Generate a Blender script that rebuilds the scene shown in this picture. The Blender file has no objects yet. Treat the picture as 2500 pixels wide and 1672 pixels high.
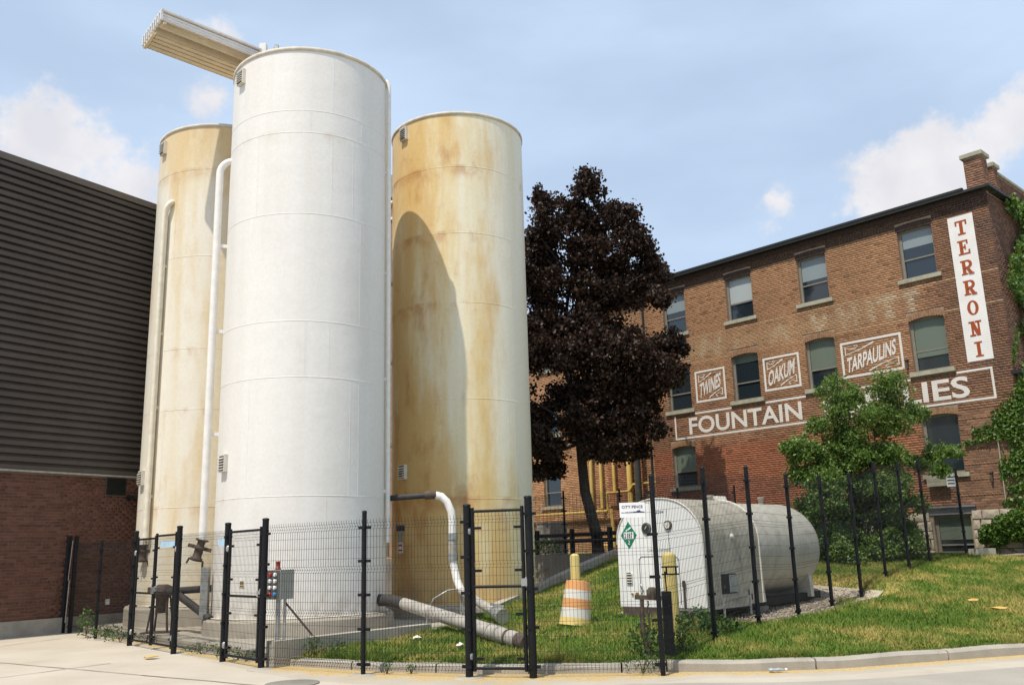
import bpy, math, random
import numpy as np
from mathutils import Vector, Matrix

# ------------------------------------------------------------------ camera, sky, sun, exposure
SC = bpy.context.scene
COL = SC.collection
R = math.radians

cam_d = bpy.data.cameras.new('camera')
cam_d.sensor_width = 36.0
cam_d.lens = 2200.0 / 2500.0 * 36.0
cam_d.clip_end = 2000
cam = bpy.data.objects.new('camera', cam_d)
COL.objects.link(cam)
PIT, ROL = R(13.0), R(1.65)
fwd = Vector((0, math.cos(PIT), math.sin(PIT)))
rgt0 = Vector((1, 0, 0))
up0 = Vector((0, -math.sin(PIT), math.cos(PIT)))
rgt = rgt0 * math.cos(ROL) - up0 * math.sin(ROL)
upv = rgt0 * math.sin(ROL) + up0 * math.cos(ROL)
cam.matrix_world = Matrix(((rgt.x, upv.x, -fwd.x, 0), (rgt.y, upv.y, -fwd.y, 0), (rgt.z, upv.z, -fwd.z, 1.65), (0, 0, 0, 1)))
SC.camera = cam

SUN_AZ, SUN_EL = R(216.0), R(63.0)
sdir = Vector((math.sin(SUN_AZ) * math.cos(SUN_EL), math.cos(SUN_AZ) * math.cos(SUN_EL), math.sin(SUN_EL)))
sun_d = bpy.data.lights.new('sun', 'SUN')
sun_d.energy = 4.5
sun_d.angle = R(0.53)
sun_d.color = (1.0, 0.935, 0.825)
sun = bpy.data.objects.new('sun', sun_d)
sun.rotation_euler = (-sdir).to_track_quat('-Z', 'Y').to_euler()
sun.location = (-20, -20, 40)
COL.objects.link(sun)

SC.view_settings.view_transform = 'Standard'
SC.view_settings.look = 'None'
SC.view_settings.exposure = 0.0
SC.view_settings.gamma = 1.0
SC.view_settings.use_curve_mapping = False
try:
    SC.cycles.use_denoising = True
    SC.cycles.max_bounces = 6
    SC.cycles.transparent_max_bounces = 8
except Exception:
    pass

world = bpy.data.worlds.new('World')
SC.world = world
world.use_nodes = True
wt = world.node_tree
wt.nodes.clear()


def wn(t, **kw):
    n = wt.nodes.new(t)
    for k, v in kw.items():
        setattr(n, k, v)
    return n


def wmath(op, a, b=None, c=None, clamp=False):
    n = wn('ShaderNodeMath', operation=op)
    n.use_clamp = clamp
    for i, x in enumerate((a, b, c)):
        if x is None:
            continue
        if isinstance(x, (int, float)):
            n.inputs[i].default_value = x
        else:
            wt.links.new(x, n.inputs[i])
    return n.outputs[0]


sky = wn('ShaderNodeTexSky', sky_type='NISHITA')
sky.sun_disc = False
sky.sun_elevation = SUN_EL
sky.sun_rotation = SUN_AZ
sky.altitude = 100
sky.air_density = 1.0
sky.dust_density = 2.5
sky.ozone_density = 1.0
tcw = wn('ShaderNodeTexCoord')
DIR = tcw.outputs['Generated']
# cumulus banks: soft lobes round the sky, broken up by noise
lobes = [(-0.43, 0.81, 0.405, .085, .62), (-0.37, 0.845, 0.375, .085, .75), (-0.45, .79, .37, .07, .5),
         (-0.285, .815, .51, .035, .55), (-0.295, .84, .455, .04, .45),
         (0.385, .855, .335, .07, 1.0), (0.425, .825, .355, .085, 1.1), (0.475, .79, .375, .07, 1.0), (.47, .8, .405, .03, .75), (.5, .78, .36, .06, .9),
         (.283, .893, .348, .028, .36), (.277, .905, .318, .026, .36),
         (-.75, .5, .4, .13, 1.0), (-.9, -.2, .35, .15, 1.0), (-.3, -.85, .4, .14, .9), (.5, -.75, .38, .15, 1.0), (.88, -.2, .36, .13, .9), (.8, .45, .34, .13, 1.0),
         (.2, -.4, .85, .1, .6), (-.5, .3, .78, .09, .5)]
n1 = wn('ShaderNodeTexNoise')
n1.inputs['Scale'].default_value = 11.0
n1.inputs['Detail'].default_value = 9.0
n1.inputs['Roughness'].default_value = 0.62
wt.links.new(DIR, n1.inputs['Vector'])
acc = None
for lx, ly, lz, rad, amp in lobes:
    v = Vector((lx, ly, lz)).normalized()
    sub = wn('ShaderNodeVectorMath', operation='DISTANCE')
    wt.links.new(DIR, sub.inputs[0])
    sub.inputs[1].default_value = v
    q = wmath('DIVIDE', sub.outputs['Value'], rad)
    g = wmath('MULTIPLY', wmath('SUBTRACT', 1.0, q), amp, clamp=True)
    acc = g if acc is None else wmath('MAXIMUM', acc, g)
den = wmath('ADD', wmath('MULTIPLY', acc, 1.25), wmath('MULTIPLY', wmath('SUBTRACT', n1.outputs['Fac'], 0.5), 3.2))
mr = wn('ShaderNodeMapRange', interpolation_type='SMOOTHSTEP')
wt.links.new(den, mr.inputs['Value'])
mr.inputs['From Min'].default_value = 0.22
mr.inputs['From Max'].default_value = 0.75
cl = wmath('MULTIPLY', mr.outputs['Result'], wmath('MULTIPLY', acc, 5.0, clamp=True))
# thin high veil
n2 = wn('ShaderNodeTexNoise')
n2.inputs['Scale'].default_value = 2.2
n2.inputs['Detail'].default_value = 6.0
mpw = wn('ShaderNodeMapping')
mpw.inputs['Scale'].default_value = (1.0, 1.6, 3.0)
wt.links.new(DIR, mpw.inputs['Vector'])
wt.links.new(mpw.outputs[0], n2.inputs['Vector'])
mr2 = wn('ShaderNodeMapRange', interpolation_type='SMOOTHSTEP')
wt.links.new(n2.outputs['Fac'], mr2.inputs['Value'])
mr2.inputs['From Min'].default_value = 0.35
mr2.inputs['From Max'].default_value = 0.68
mr2.inputs['To Min'].default_value = 0.76
mr2.inputs['To Max'].default_value = 1.0
veil = wn('ShaderNodeMixRGB', blend_type='MIX')
wt.links.new(mr2.outputs['Result'], veil.inputs['Fac'])
wt.links.new(sky.outputs['Color'], veil.inputs['Color1'])
veil.inputs['Color2'].default_value = (5.35, 6.75, 8.75, 1)
mixc = wn('ShaderNodeMixRGB', blend_type='MIX')
wt.links.new(wmath('MULTIPLY', cl, 0.9), mixc.inputs['Fac'])
wt.links.new(veil.outputs['Color'], mixc.inputs['Color1'])
n3 = wn('ShaderNodeTexNoise')
n3.inputs['Scale'].default_value = 16.0
n3.inputs['Detail'].default_value = 5.0
wt.links.new(DIR, n3.inputs['Vector'])
crp = wn('ShaderNodeValToRGB')
crp.color_ramp.elements[0].position = .35
crp.color_ramp.elements[0].color = (.82, .81, .85, 1)
crp.color_ramp.elements[1].position = .7
crp.color_ramp.elements[1].color = (1.0, .965, .965, 1)
wt.links.new(n3.outputs['Fac'], crp.inputs['Fac'])
csc = wn('ShaderNodeVectorMath', operation='SCALE')
wt.links.new(crp.outputs['Color'], csc.inputs[0])
csc.inputs['Scale'].default_value = 8.6
wt.links.new(csc.outputs[0], mixc.inputs['Color2'])
bg = wn('ShaderNodeBackground')
wt.links.new(mixc.outputs['Color'], bg.inputs['Color'])
bg.inputs['Strength'].default_value = 0.112
wo = wn('ShaderNodeOutputWorld')
wt.links.new(bg.outputs['Background'], wo.inputs['Surface'])

# ------------------------------------------------------------------ helpers
rng = np.random.default_rng(7)
random.seed(7)


def V(*a):
    return np.array(a, float)


def unit(v):
    v = np.asarray(v, float)
    return v / (np.linalg.norm(v) + 1e-12)


class MB:
    def __init__(s):
        s.v = []
        s.f = []
        s.sm = []

    def add(s, vs, fs, smooth=False):
        o = len(s.v)
        s.v.extend([tuple(map(float, p)) for p in vs])
        for f in fs:
            s.f.append(tuple(i + o for i in f))
            s.sm.append(smooth)
        return s

    def obox(s, c, ax, ay, az):
        """box by centre and three half-extent vectors"""
        c, ax, ay, az = map(np.asarray, (c, ax, ay, az))
        vs = [c + sx * ax + sy * ay + sz * az for sz in (-1, 1) for sy in (-1, 1) for sx in (-1, 1)]
        fs = [(0, 2, 3, 1), (4, 5, 7, 6), (0, 1, 5, 4), (2, 6, 7, 3), (0, 4, 6, 2), (1, 3, 7, 5)]
        return s.add(vs, fs)

    def box(s, x0, x1, y0, y1, z0, z1):
        return s.obox(((x0 + x1) / 2, (y0 + y1) / 2, (z0 + z1) / 2), V((x1 - x0) / 2, 0, 0), V(0, (y1 - y0) / 2, 0), V(0, 0, (z1 - z0) / 2))

    def bar(s, p, q, w, h=None, up=(0, 0, 1)):
        p, q = np.asarray(p, float), np.asarray(q, float)
        h = w if h is None else h
        d = q - p
        u = unit(d)
        a = np.cross(u, up)
        if np.linalg.norm(a) < 1e-4:
            a = np.cross(u, (1, 0, 0))
        a = unit(a)
        b = np.cross(a, u)
        return s.obox((p + q) / 2, d / 2, a * w / 2, b * h / 2)

    def tube(s, path, r, n=10, caps=True, smooth=True):
        P = [np.asarray(p, float) for p in path]
        rs = [r] * len(P) if np.isscalar(r) else list(r)
        vs, fs = [], []
        ref = None
        for i, p in enumerate(P):
            if i == 0:
                t = P[1] - P[0]
            elif i == len(P) - 1:
                t = P[-1] - P[-2]
            else:
                t = unit(P[i + 1] - P[i]) + unit(P[i] - P[i - 1])
            t = unit(t)
            if ref is None:
                ref = unit(np.cross(t, (0, 0, 1) if abs(t[2]) < .9 else (1, 0, 0)))
            a = unit(ref - np.dot(ref, t) * t)
            ref = a
            b = np.cross(t, a)
            for k in range(n):
                an = 2 * math.pi * k / n
                vs.append(p + rs[i] * (math.cos(an) * a + math.sin(an) * b))
        for i in range(len(P) - 1):
            for k in range(n):
                k2 = (k + 1) % n
                fs.append((i * n + k, i * n + k2, (i + 1) * n + k2, (i + 1) * n + k))
        s.add(vs, fs, smooth)
        if caps:
            s.add(vs[:n], [tuple(range(n))[::-1]])
            s.add(vs[-n:], [tuple(range(n))])
        return s

    def lathe(s, c, prof, n=48, smooth=True, axis=None, cap=True):
        """profile [(r, h)] about a vertical axis through c (or given axis triple x,y,z vectors)"""
        c = np.asarray(c, float)
        X, Y, Z = (V(1, 0, 0), V(0, 1, 0), V(0, 0, 1)) if axis is None else axis
        vs, fs = [], []
        for r, h in prof:
            for k in range(n):
                an = 2 * math.pi * k / n
                vs.append(c + r * math.cos(an) * X + r * math.sin(an) * Y + h * Z)
        for i in range(len(prof) - 1):
            for k in range(n):
                k2 = (k + 1) % n
                fs.append((i * n + k, i * n + k2, (i + 1) * n + k2, (i + 1) * n + k))
        s.add(vs, fs, smooth)
        if cap:
            s.add(vs[:n], [tuple(range(n))[::-1]])
            s.add(vs[-n:], [tuple(range(n))])
        return s

    def prism(s, pts, d):
        """extrude a planar polygon (list of 3-D points) along vector d"""
        n = len(pts)
        d = np.asarray(d, float)
        vs = [np.asarray(p, float) for p in pts] + [np.asarray(p, float) + d for p in pts]
        fs = [tuple(range(n))[::-1], tuple(range(n, 2 * n))] + [(i, (i + 1) % n, n + (i + 1) % n, n + i) for i in range(n)]
        return s.add(vs, fs)

    def mesh(s, name, mat=None):
        me = bpy.data.meshes.new(name)
        me.from_pydata(s.v, [], s.f)
        me.polygons.foreach_set('use_smooth', s.sm)
        if mat is not None:
            me.materials.append(mat)
        me.update()
        return me

    def build(s, name, mat, parent=None):
        return link(name, s.mesh(name, mat), parent)


def link(name, me, parent=None, loc=None):
    o = bpy.data.objects.new(name, me)
    COL.objects.link(o)
    if loc is not None:
        o.location = loc
    if parent is not None:
        o.parent = parent
        o.matrix_parent_inverse = world_of(parent).inverted()
    return o


_W = {}


def world_of(o):
    m = Matrix.Translation(o.location) @ o.rotation_euler.to_matrix().to_4x4()
    if o.parent is not None:
        m = world_of(o.parent) @ o.matrix_parent_inverse @ m
    return m


def thing(name, loc, label, cat, group=None, kind=None):
    o = bpy.data.objects.new(name, None)
    o.empty_display_size = .2
    o.location = loc
    COL.objects.link(o)
    tag(o, label, cat, group, kind)
    return o


def tag(o, label=None, cat=None, group=None, kind=None):
    if label:
        o['label'] = label
    if cat:
        o['category'] = cat
    if group:
        o['group'] = group
    if kind:
        o['kind'] = kind
    return o


def arr_mesh(name, verts, faces, mat, colors=None, smooth=False):
    """fast mesh from numpy; faces (N,k)"""
    me = bpy.data.meshes.new(name)
    nv, (nf, k) = len(verts), faces.shape
    me.vertices.add(nv)
    me.vertices.foreach_set('co', np.ascontiguousarray(verts, dtype=np.float32).ravel())
    me.loops.add(nf * k)
    me.loops.foreach_set('vertex_index', np.ascontiguousarray(faces, dtype=np.int32).ravel())
    me.polygons.add(nf)
    me.polygons.foreach_set('loop_start', np.arange(nf, dtype=np.int32) * k)
    me.polygons.foreach_set('loop_total', np.full(nf, k, dtype=np.int32))
    if colors is not None:
        at = me.color_attributes.new('Col', 'FLOAT_COLOR', 'POINT')
        c = np.ones((nv, 4), np.float32)
        c[:, :3] = colors
        at.data.foreach_set('color', c.ravel())
    me.materials.append(mat)
    me.update(calc_edges=True)
    me.validate()
    if smooth:
        me.polygons.foreach_set('use_smooth', np.ones(nf, bool))
    return me


# ------------------------------------------------------------------ materials
class NT:
    def __init__(s, name):
        s.m = bpy.data.materials.new(name)
        s.m.use_nodes = True
        s.t = s.m.node_tree
        s.b = s.t.nodes['Principled BSDF']
        s.out = s.t.nodes['Material Output']

    def n(s, t, **kw):
        nd = s.t.nodes.new(t)
        for k, v in kw.items():
            setattr(nd, k, v)
        return nd

    def l(s, a, b):
        s.t.links.new(a, b)

    def coord(s, which='Object', scale=(1, 1, 1), loc=(0, 0, 0)):
        if which == 'World':
            src = s.n('ShaderNodeNewGeometry').outputs['Position']
        else:
            src = s.n('ShaderNodeTexCoord').outputs[which]
        mp = s.n('ShaderNodeMapping')
        mp.inputs['Scale'].default_value = scale
        mp.inputs['Location'].default_value = loc
        s.l(src, mp.inputs['Vector'])
        return mp.outputs[0]

    def noise(s, vec, scale=5, detail=5, rough=.55, dist=0):
        nd = s.n('ShaderNodeTexNoise')
        nd.inputs['Scale'].default_value = scale
        nd.inputs['Detail'].default_value = detail
        nd.inputs['Roughness'].default_value = rough
        nd.inputs['Distortion'].default_value = dist
        if vec is not None:
            s.l(vec, nd.inputs['Vector'])
        return nd.outputs['Fac']

    def ramp(s, fac, stops):
        nd = s.n('ShaderNodeValToRGB')
        el = nd.color_ramp.elements
        while len(el) < len(stops):
            el.new(.5)
        for e, (p, c) in zip(el, stops):
            e.position = p
            e.color = (*c, 1) if len(c) == 3 else c
        s.l(fac, nd.inputs['Fac'])
        return nd.outputs['Color']

    def rng(s, fac, a, b, c=0., d=1.):
        nd = s.n('ShaderNodeMapRange', interpolation_type='SMOOTHSTEP')
        s.l(fac, nd.inputs['Value'])
        for k, x in zip(('From Min', 'From Max', 'To Min', 'To Max'), (a, b, c, d)):
            nd.inputs[k].default_value = x
        return nd.outputs['Result']

    def math(s, op, a, b=0., clamp=False):
        nd = s.n('ShaderNodeMath', operation=op)
        nd.use_clamp = clamp
        for i, x in enumerate((a, b)):
            if isinstance(x, (int, float)):
                nd.inputs[i].default_value = x
            else:
                s.l(x, nd.inputs[i])
        return nd.outputs[0]

    def mix(s, fac, a, b, mode='MIX'):
        nd = s.n('ShaderNodeMixRGB', blend_type=mode)
        for i, x in zip(('Fac', 'Color1', 'Color2'), (fac, a, b)):
            if isinstance(x, (int, float)):
                nd.inputs[i].default_value = x
            elif isinstance(x, (tuple, list)):
                nd.inputs[i].default_value = (*x, 1)
            else:
                s.l(x, nd.inputs[i])
        return nd.outputs['Color']

    def bump(s, h, strength=.3, dist=.02):
        nd = s.n('ShaderNodeBump')
        nd.inputs['Strength'].default_value = strength
        nd.inputs['Distance'].default_value = dist
        s.l(h, nd.inputs['Height'])
        s.l(nd.outputs[0], s.b.inputs['Normal'])

    def set(s, col=None, rough=None, metal=None, spec=None):
        for k, x in (('Base Color', col), ('Roughness', rough), ('Metallic', metal), ('Specular IOR Level', spec)):
            if x is None:
                continue
            if isinstance(x, (int, float)):
                s.b.inputs[k].default_value = x
            elif isinstance(x, (tuple, list)):
                s.b.inputs[k].default_value = (*x, 1)
            else:
                s.l(x, s.b.inputs[k])
        return s.m


def simple(name, col, rough=.6, metal=0., var=.18, scale=6., spec=.3):
    t = NT(name)
    f = t.noise(t.coord('World'), scale, 5)
    c = t.mix(1.0, col, t.ramp(f, [(.25, (1 - var,) * 3), (.75, (1 + var,) * 3)]), 'MULTIPLY')
    return t.set(c, rough, metal, spec)


def mat_grime(name, base, dirt, amt):
    t = NT(name)
    a = t.noise(t.coord('World', (2.2, 2.2, .5)), 1.5, 6, .65, .3)
    b = t.noise(t.coord('World'), 3.0, 6, .7, .5)
    c = t.mix(t.math('MULTIPLY', t.rng(a, .42, .68), .7 * amt), base, dirt)
    c = t.mix(t.math('MULTIPLY', t.rng(b, .52, .72), .6 * amt), c, tuple(x * .75 for x in dirt))
    f = t.noise(t.coord('World'), 25, 4, .7)
    c = t.mix(1.0, c, t.ramp(f, [(.3, (.95, .95, .94)), (.7, (1.03, 1.03, 1.03))]), 'MULTIPLY')
    t.bump(t.noise(t.coord('World'), 3, 3), .12, .03)
    return t.set(c, .48, 0, .35)


def mat_silo(name, base, tint, patch, deep, tamt, pamt, damt, side=None, zg=None, seams=()):
    """old paint: soft vertical yellowing, uneven ochre patches, rust bleeding under the weld seams"""
    t = NT(name)
    co = t.coord('World')
    sx = t.n('ShaderNodeSeparateXYZ')
    t.l(co, sx.inputs[0])
    Z = sx.outputs['Z']
    st = t.noise(t.coord('World', (1.7, 1.7, .06)), 1.3, 4, .55, .0)
    pa = t.noise(t.coord('World', (1.0, 1.0, .22), (3, 1, 0)), 1.0, 6, .62, .1)
    grad = None
    if side is not None:
        g = t.n('ShaderNodeVectorMath', operation='DOT_PRODUCT')
        t.l(t.n('ShaderNodeNewGeometry').outputs['Normal'], g.inputs[0])
        g.inputs[1].default_value = (side[0], side[1], 0)
        grad = t.math('MULTIPLY', g.outputs['Value'], side[2])
    for (a, b, c, d) in (zg or ()):
        zz = t.rng(Z, a, b, c, d)
        grad = zz if grad is None else t.math('ADD', grad, zz)
    m1 = st if grad is None else t.math('ADD', st, grad)
    m2 = pa if grad is None else t.math('ADD', pa, grad)
    c = t.mix(t.math('MULTIPLY', t.rng(m1, .40, .72), tamt), base, tint)
    c = t.mix(t.math('MULTIPLY', t.rng(m2, .50, .74), pamt), c, patch)
    band = None
    for z in seams:
        b_ = t.math('MULTIPLY', t.rng(Z, z - .42, z - .04), t.math('SUBTRACT', 1.0, t.rng(Z, z + .01, z + .09)))
        band = b_ if band is None else t.math('ADD', band, b_)
    if band is not None:
        sp_ = t.noise(t.coord('World', (1.3, 1.3, .9), (7, 2, 4)), 1.5, 6, .65, .5)
        m3 = sp_ if grad is None else t.math('ADD', sp_, t.math('MULTIPLY', grad, .5))
        c = t.mix(t.math('MULTIPLY', t.math('MULTIPLY', band, t.rng(m3, .48, .72)), damt), c, deep)
    spots = t.noise(t.coord('World', (1, 1, .55), (1, 9, 6)), 1.9, 5, .6, .2)
    m4 = spots if grad is None else t.math('ADD', spots, t.math('MULTIPLY', grad, .55))
    c = t.mix(t.math('MULTIPLY', t.rng(m4, .60, .88), damt), c, deep)
    # grime splashed up from the slab
    gr_ = t.math('MULTIPLY', t.math('SUBTRACT', 1.0, t.rng(Z, .45, 1.3)), t.rng(t.noise(t.coord('World', (2.5, 2.5, 1.2)), 1.5, 6, .7), .35, .7))
    c = t.mix(t.math('MULTIPLY', gr_, .65), c, (.33, .27, .19))
    fine = t.noise(co, 14, 6, .7)
    c = t.mix(1.0, c, t.ramp(fine, [(.3, (.94, .93, .92)), (.7, (1.03, 1.03, 1.03))]), 'MULTIPLY')
    t.bump(t.noise(t.coord('World', (.7, .7, 1.2)), 1.2, 3), .22, .06)
    return t.set(c, .45, 0, .3)


M = {}
M['silo_w'] = mat_silo('white silo paint', (.775, .75, .705), (.70, .655, .58), (.64, .575, .475), (.52, .38, .24), .32, .22, .3, None, ((9, 13, 0, .05),), (10.79, 2.85))
M['silo_r'] = mat_silo('rust stained silo paint', (.79, .735, .59), (.73, .62, .34), (.63, .39, .115), (.42, .17, .045), .75, .74, .55, (-.82, -.57, .22), ((.4, 6.0, .24, .0), (8.5, 12.5, -.03, .03)), (2.9, 7.8, 9.65, 11.48))
M['silo_l'] = mat_silo('yellowed silo paint', (.79, .74, .63), (.72, .60, .37), (.66, .45, .18), (.50, .27, .09), .65, .65, .45, (.8, -.5, .10), ((9.6, 12.6, .0, .19), (.5, 5, .05, 0)), (2.9, 5.29, 6.84, 11.68))
M['pipe_w'] = simple('white pipe paint', (.78, .75, .70), .4, 0, .1)
M['pipe_cream'] = simple('cream pipe paint', (.77, .71, .57), .45, 0, .15)
M['galv'] = simple('galvanised steel', (.38, .38, .36), .45, .6, .25, 9)
M['rusty'] = simple('rusty steel', (.10, .075, .06), .75, .2, .45, 12)
M['darkpipe'] = simple('dark hose rubber', (.045, .042, .04), .6, 0, .3)
M['greypipe'] = simple('dirty grey pipe', (.36, .33, .29), .6, 0, .3, 5)
M['black'] = simple('black powder coat', (.009, .009, .010), .5, 0, .3, 20, .22)
M['wire'] = simple('black wire coat', (.014, .014, .015), .45, 0, .2)
M['seam'] = simple('weld seam paint', (.60, .54, .44), .6, 0, .2)
M['vent'] = simple('vent paint', (.66, .62, .54), .5, 0, .1)
M['ventdark'] = simple('vent dark opening', (.03, .03, .03), .8)
M['hoodpanel'] = simple('tan metal panel', (.66, .56, .39), .5, .0, .12, 3)
M['hoodgap'] = simple('hood dark seam', (.06, .05, .04), .7)
M['hoodw'] = simple('hood white metal', (.72, .70, .66), .45, 0, .08)
M['orange_red'] = simple('orange motor paint', (.5, .10, .03), .5)
M['tankw'] = mat_grime('tank shaded white paint', (.53, .50, .42), (.32, .285, .22), .7)  # base and grime deepened so the paint also carries the shell's shade
M['tankfront'] = mat_grime('housing front white paint', (.80, .79, .77), (.62, .58, .51), .25)
M['tankhousing'] = mat_grime('housing weathered shaded paint', (.42, .385, .305), (.25, .22, .165), 1.0)  # weathered grey, darkened further to put the side's shade into the colour
M['brass'] = simple('brass', (.35, .25, .09), .4, .7)
M['yellow'] = mat_grime('safety yellow paint', (.60, .47, .16), (.44, .36, .18), .9)
M['gasyellow'] = mat_grime('gas pipe yellow', (.55, .38, .10), (.34, .25, .11), .8)
M['orange'] = mat_grime('barrel orange', (.66, .31, .115), (.50, .29, .16), .8)
M['barrelw'] = mat_grime('barrel reflective white', (.66, .62, .56), (.45, .40, .33), .9)
M['barrelbase'] = simple('barrel base faded', (.62, .46, .16), .7, 0, .2)
M['paintw'] = None
M['blue'] = simple('blue plastic', (.05, .22, .45), .5)
M['skyblue'] = simple('pale blue label', (.38, .56, .70), .5)
M['red'] = simple('red plastic', (.45, .03, .02), .35)
M['beacon'] = simple('dull red beacon', (.20, .035, .02), .4)
M['bottle'] = simple('clear grey plastic', (.36, .38, .42), .15, 0, .2, 30, .8)
M['white'] = simple('white plastic', (.8, .79, .77), .4, 0, .05)
M['green'] = simple('placard green', (.01, .19, .10), .5, 0, .08)
M['ink'] = simple('dark ink', (.03, .03, .045), .6)
M['navy'] = simple('navy ink', (.03, .035, .10), .6)
M['boxgrey'] = simple('control box grey', (.34, .34, .29), .5, 0, .12)
M['boxdark'] = simple('control face dark', (.09, .09, .085), .5)
M['bark'] = simple('dark bark', (.05, .042, .035), .9, 0, .4, 10)
M['twig'] = simple('brown stems', (.11, .075, .045), .9, 0, .3, 10)
M['joint'] = simple('dirt filled joint', (.20, .16, .11), .9)
M['wood'] = simple('weathered wood', (.35, .29, .22), .8, 0, .3)
M['polegreen'] = simple('dark pole paint', (.05, .052, .05), .6, 0, .3)
M['frame'] = simple('window frame paint', (.21, .19, .155), .6, 0, .15)
M['dark_room'] = simple('dark interior', (.012, .012, .013), .9)
M['gutter'] = simple('dark gutter metal', (.020, .021, .019), .5, 0, .2)
M['coping'] = simple('stone coping', (.34, .32, .24), .8, 0, .25, 5)
M['mortar'] = simple('mortar', (.29, .215, .15), .9, 0, .2, 8)
M['mortar_l'] = simple('brown mortar', (.20, .155, .125), .9, 0, .2, 8)
M['footing'] = simple('concrete footing', (.32, .30, .27), .85, 0, .25, 3)
M['siding'] = simple('dark brown siding', (.072, .061, .054), .45, .0, .18, 1.2, .4)
M['sidingcap'] = simple('siding cap metal', (.14, .12, .10), .5, 0, .1)
M['vine'] = simple('vine stem', (.20, .14, .08), .9)
M['stoneblock'] = simple('foundation stone', (.44, .37, .29), .9, 0, .3, 4)
M['paper'] = simple('litter paper', (.75, .72, .66), .8)
M['leafdry'] = simple('dry fallen leaf', (.55, .36, .10), .8)
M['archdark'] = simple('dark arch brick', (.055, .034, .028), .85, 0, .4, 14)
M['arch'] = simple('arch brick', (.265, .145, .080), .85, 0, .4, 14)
M['brickfar'] = simple('far brick', (.30, .20, .13), .85, 0, .3, 6)
M['lintel'] = simple('bare metal lintel', (.30, .29, .32), .45, .5, .2)


def mat_concrete(name, c0, c1, stain, sc=1.2):
    t = NT(name)
    a = t.noise(t.coord('World'), sc, 7, .6)
    b = t.noise(t.coord('World', (1, 1, 1), (5, 3, 0)), sc * .45, 5, .6, .8)
    f = t.noise(t.coord('World'), 60, 3, .7)
    c = t.ramp(a, [(.3, c0), (.7, c1)])
    c = t.mix(t.rng(b, .58, .72, 0, .55), c, stain)
    c = t.mix(1.0, c, t.ramp(f, [(.3, (.9, .9, .9)), (.7, (1.07, 1.07, 1.07))]), 'MULTIPLY')
    t.bump(f, .25, .01)
    return t.set(c, .88, 0, .2)


M['drive'] = mat_concrete('pale concrete paving', (.44, .385, .31), (.53, .47, .385), (.36, .28, .19), .7)
M['asphalt'] = mat_concrete('pale worn asphalt', (.32, .29, .245), (.385, .35, .295), (.27, .235, .19), 1.1)
M['conc'] = mat_concrete('weathered concrete', (.33, .295, .24), (.44, .395, .325), (.20, .175, .14), 1.6)
M['concdark'] = mat_concrete('dark concrete', (.17, .155, .135), (.26, .24, .205), (.09, .08, .07), 1.4)  # darker tone for the retaining wall and manhole cover
M['kerb'] = mat_concrete('kerb concrete', (.33, .30, .25), (.43, .39, .325), (.21, .18, .135), 2.4)
M['gravel'] = mat_concrete('gravel bed', (.36, .30, .24), (.52, .45, .36), (.25, .20, .15), 12)
M['dirt'] = mat_concrete('dry dirt and straw', (.44, .30, .12), (.56, .42, .20), (.30, .22, .12), 3)


t_ = NT('dirt thinning over paving')
_a = t_.n('ShaderNodeAttribute', attribute_name='Col')
_s = t_.n('ShaderNodeSeparateColor')
t_.l(_a.outputs['Color'], _s.inputs[0])
_n = t_.noise(t_.coord('World'), 2.6, 6, .65)
_m = t_.rng(t_.math('ADD', _s.outputs[0], t_.math('MULTIPLY', t_.math('SUBTRACT', _n, .5), 1.5)), .35, .75)
_f = t_.noise(t_.coord('World'), 38, 4, .7)
_d = t_.ramp(_f, [(.3, (.34, .235, .105)), (.7, (.60, .45, .22))])
_g = t_.ramp(t_.noise(t_.coord('World'), .7, 7, .6), [(.3, (.38, .335, .27)), (.7, (.46, .41, .335))])
M['dirtedge'] = t_.set(t_.mix(_m, _g, _d), .9, 0, .15)


def mat_lawn(name, blade=False):
    t = NT(name)
    p = t.coord('World')
    a = t.noise(p, .75, 5, .6, .4)
    b = t.noise(p, 3.3, 4, .6)
    m = t.math('ADD', t.math('MULTIPLY', a, .7), t.math('MULTIPLY', b, .38))
    g = t.ramp(m, [(.37, (.075, .145, .022)), (.52, (.140, .200, .036)), (.60, (.29, .265, .075)), (.715, (.50, .39, .15))])
    f = t.noise(p, 45, 2, .7)
    g = t.mix(1.0, g, t.ramp(f, [(.25, (.65, .68, .6)), (.75, (1.3, 1.3, 1.25))]), 'MULTIPLY')
    t.set(g, .8, 0, .15)
    return t.m


M['lawn'] = mat_lawn('lawn soil and thatch')
M['grass'] = mat_lawn('grass blades')


def mat_leaf(name, c0, c1, c2, trans=.3, rough=.5, spec=.3):
    t = NT(name)
    at = t.n('ShaderNodeAttribute', attribute_name='Col')
    sep = t.n('ShaderNodeSeparateColor')
    t.l(at.outputs['Color'], sep.inputs[0])
    c = t.ramp(sep.outputs[0], [(0., c0), (.5, c1), (1., c2)])
    t.set(c, rough, 0, spec)
    tr = t.n('ShaderNodeBsdfTranslucent')
    t.l(c, tr.inputs['Color'])
    mx = t.n('ShaderNodeMixShader')
    mx.inputs[0].default_value = trans
    t.l(t.b.outputs[0], mx.inputs[1])
    t.l(tr.outputs[0], mx.inputs[2])
    t.l(mx.outputs[0], t.out.inputs['Surface'])
    return t.m


M['leaf_purple'] = mat_leaf('purple maple leaf', (.018, .014, .010), (.042, .023, .015), (.105, .052, .032), .16, .5, .25)
M['leaf_green'] = mat_leaf('green shrub leaf', (.07, .14, .024), (.14, .225, .042), (.29, .37, .10), .36, .42, .45)
M['leaf_ivy'] = mat_leaf('ivy leaf', (.045, .105, .016), (.095, .18, .026), (.21, .27, .045), .28, .45, .4)
M['leaf_weed'] = mat_leaf('weed leaf', (.04, .09, .02), (.07, .14, .03), (.12, .18, .05), .3)


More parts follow.
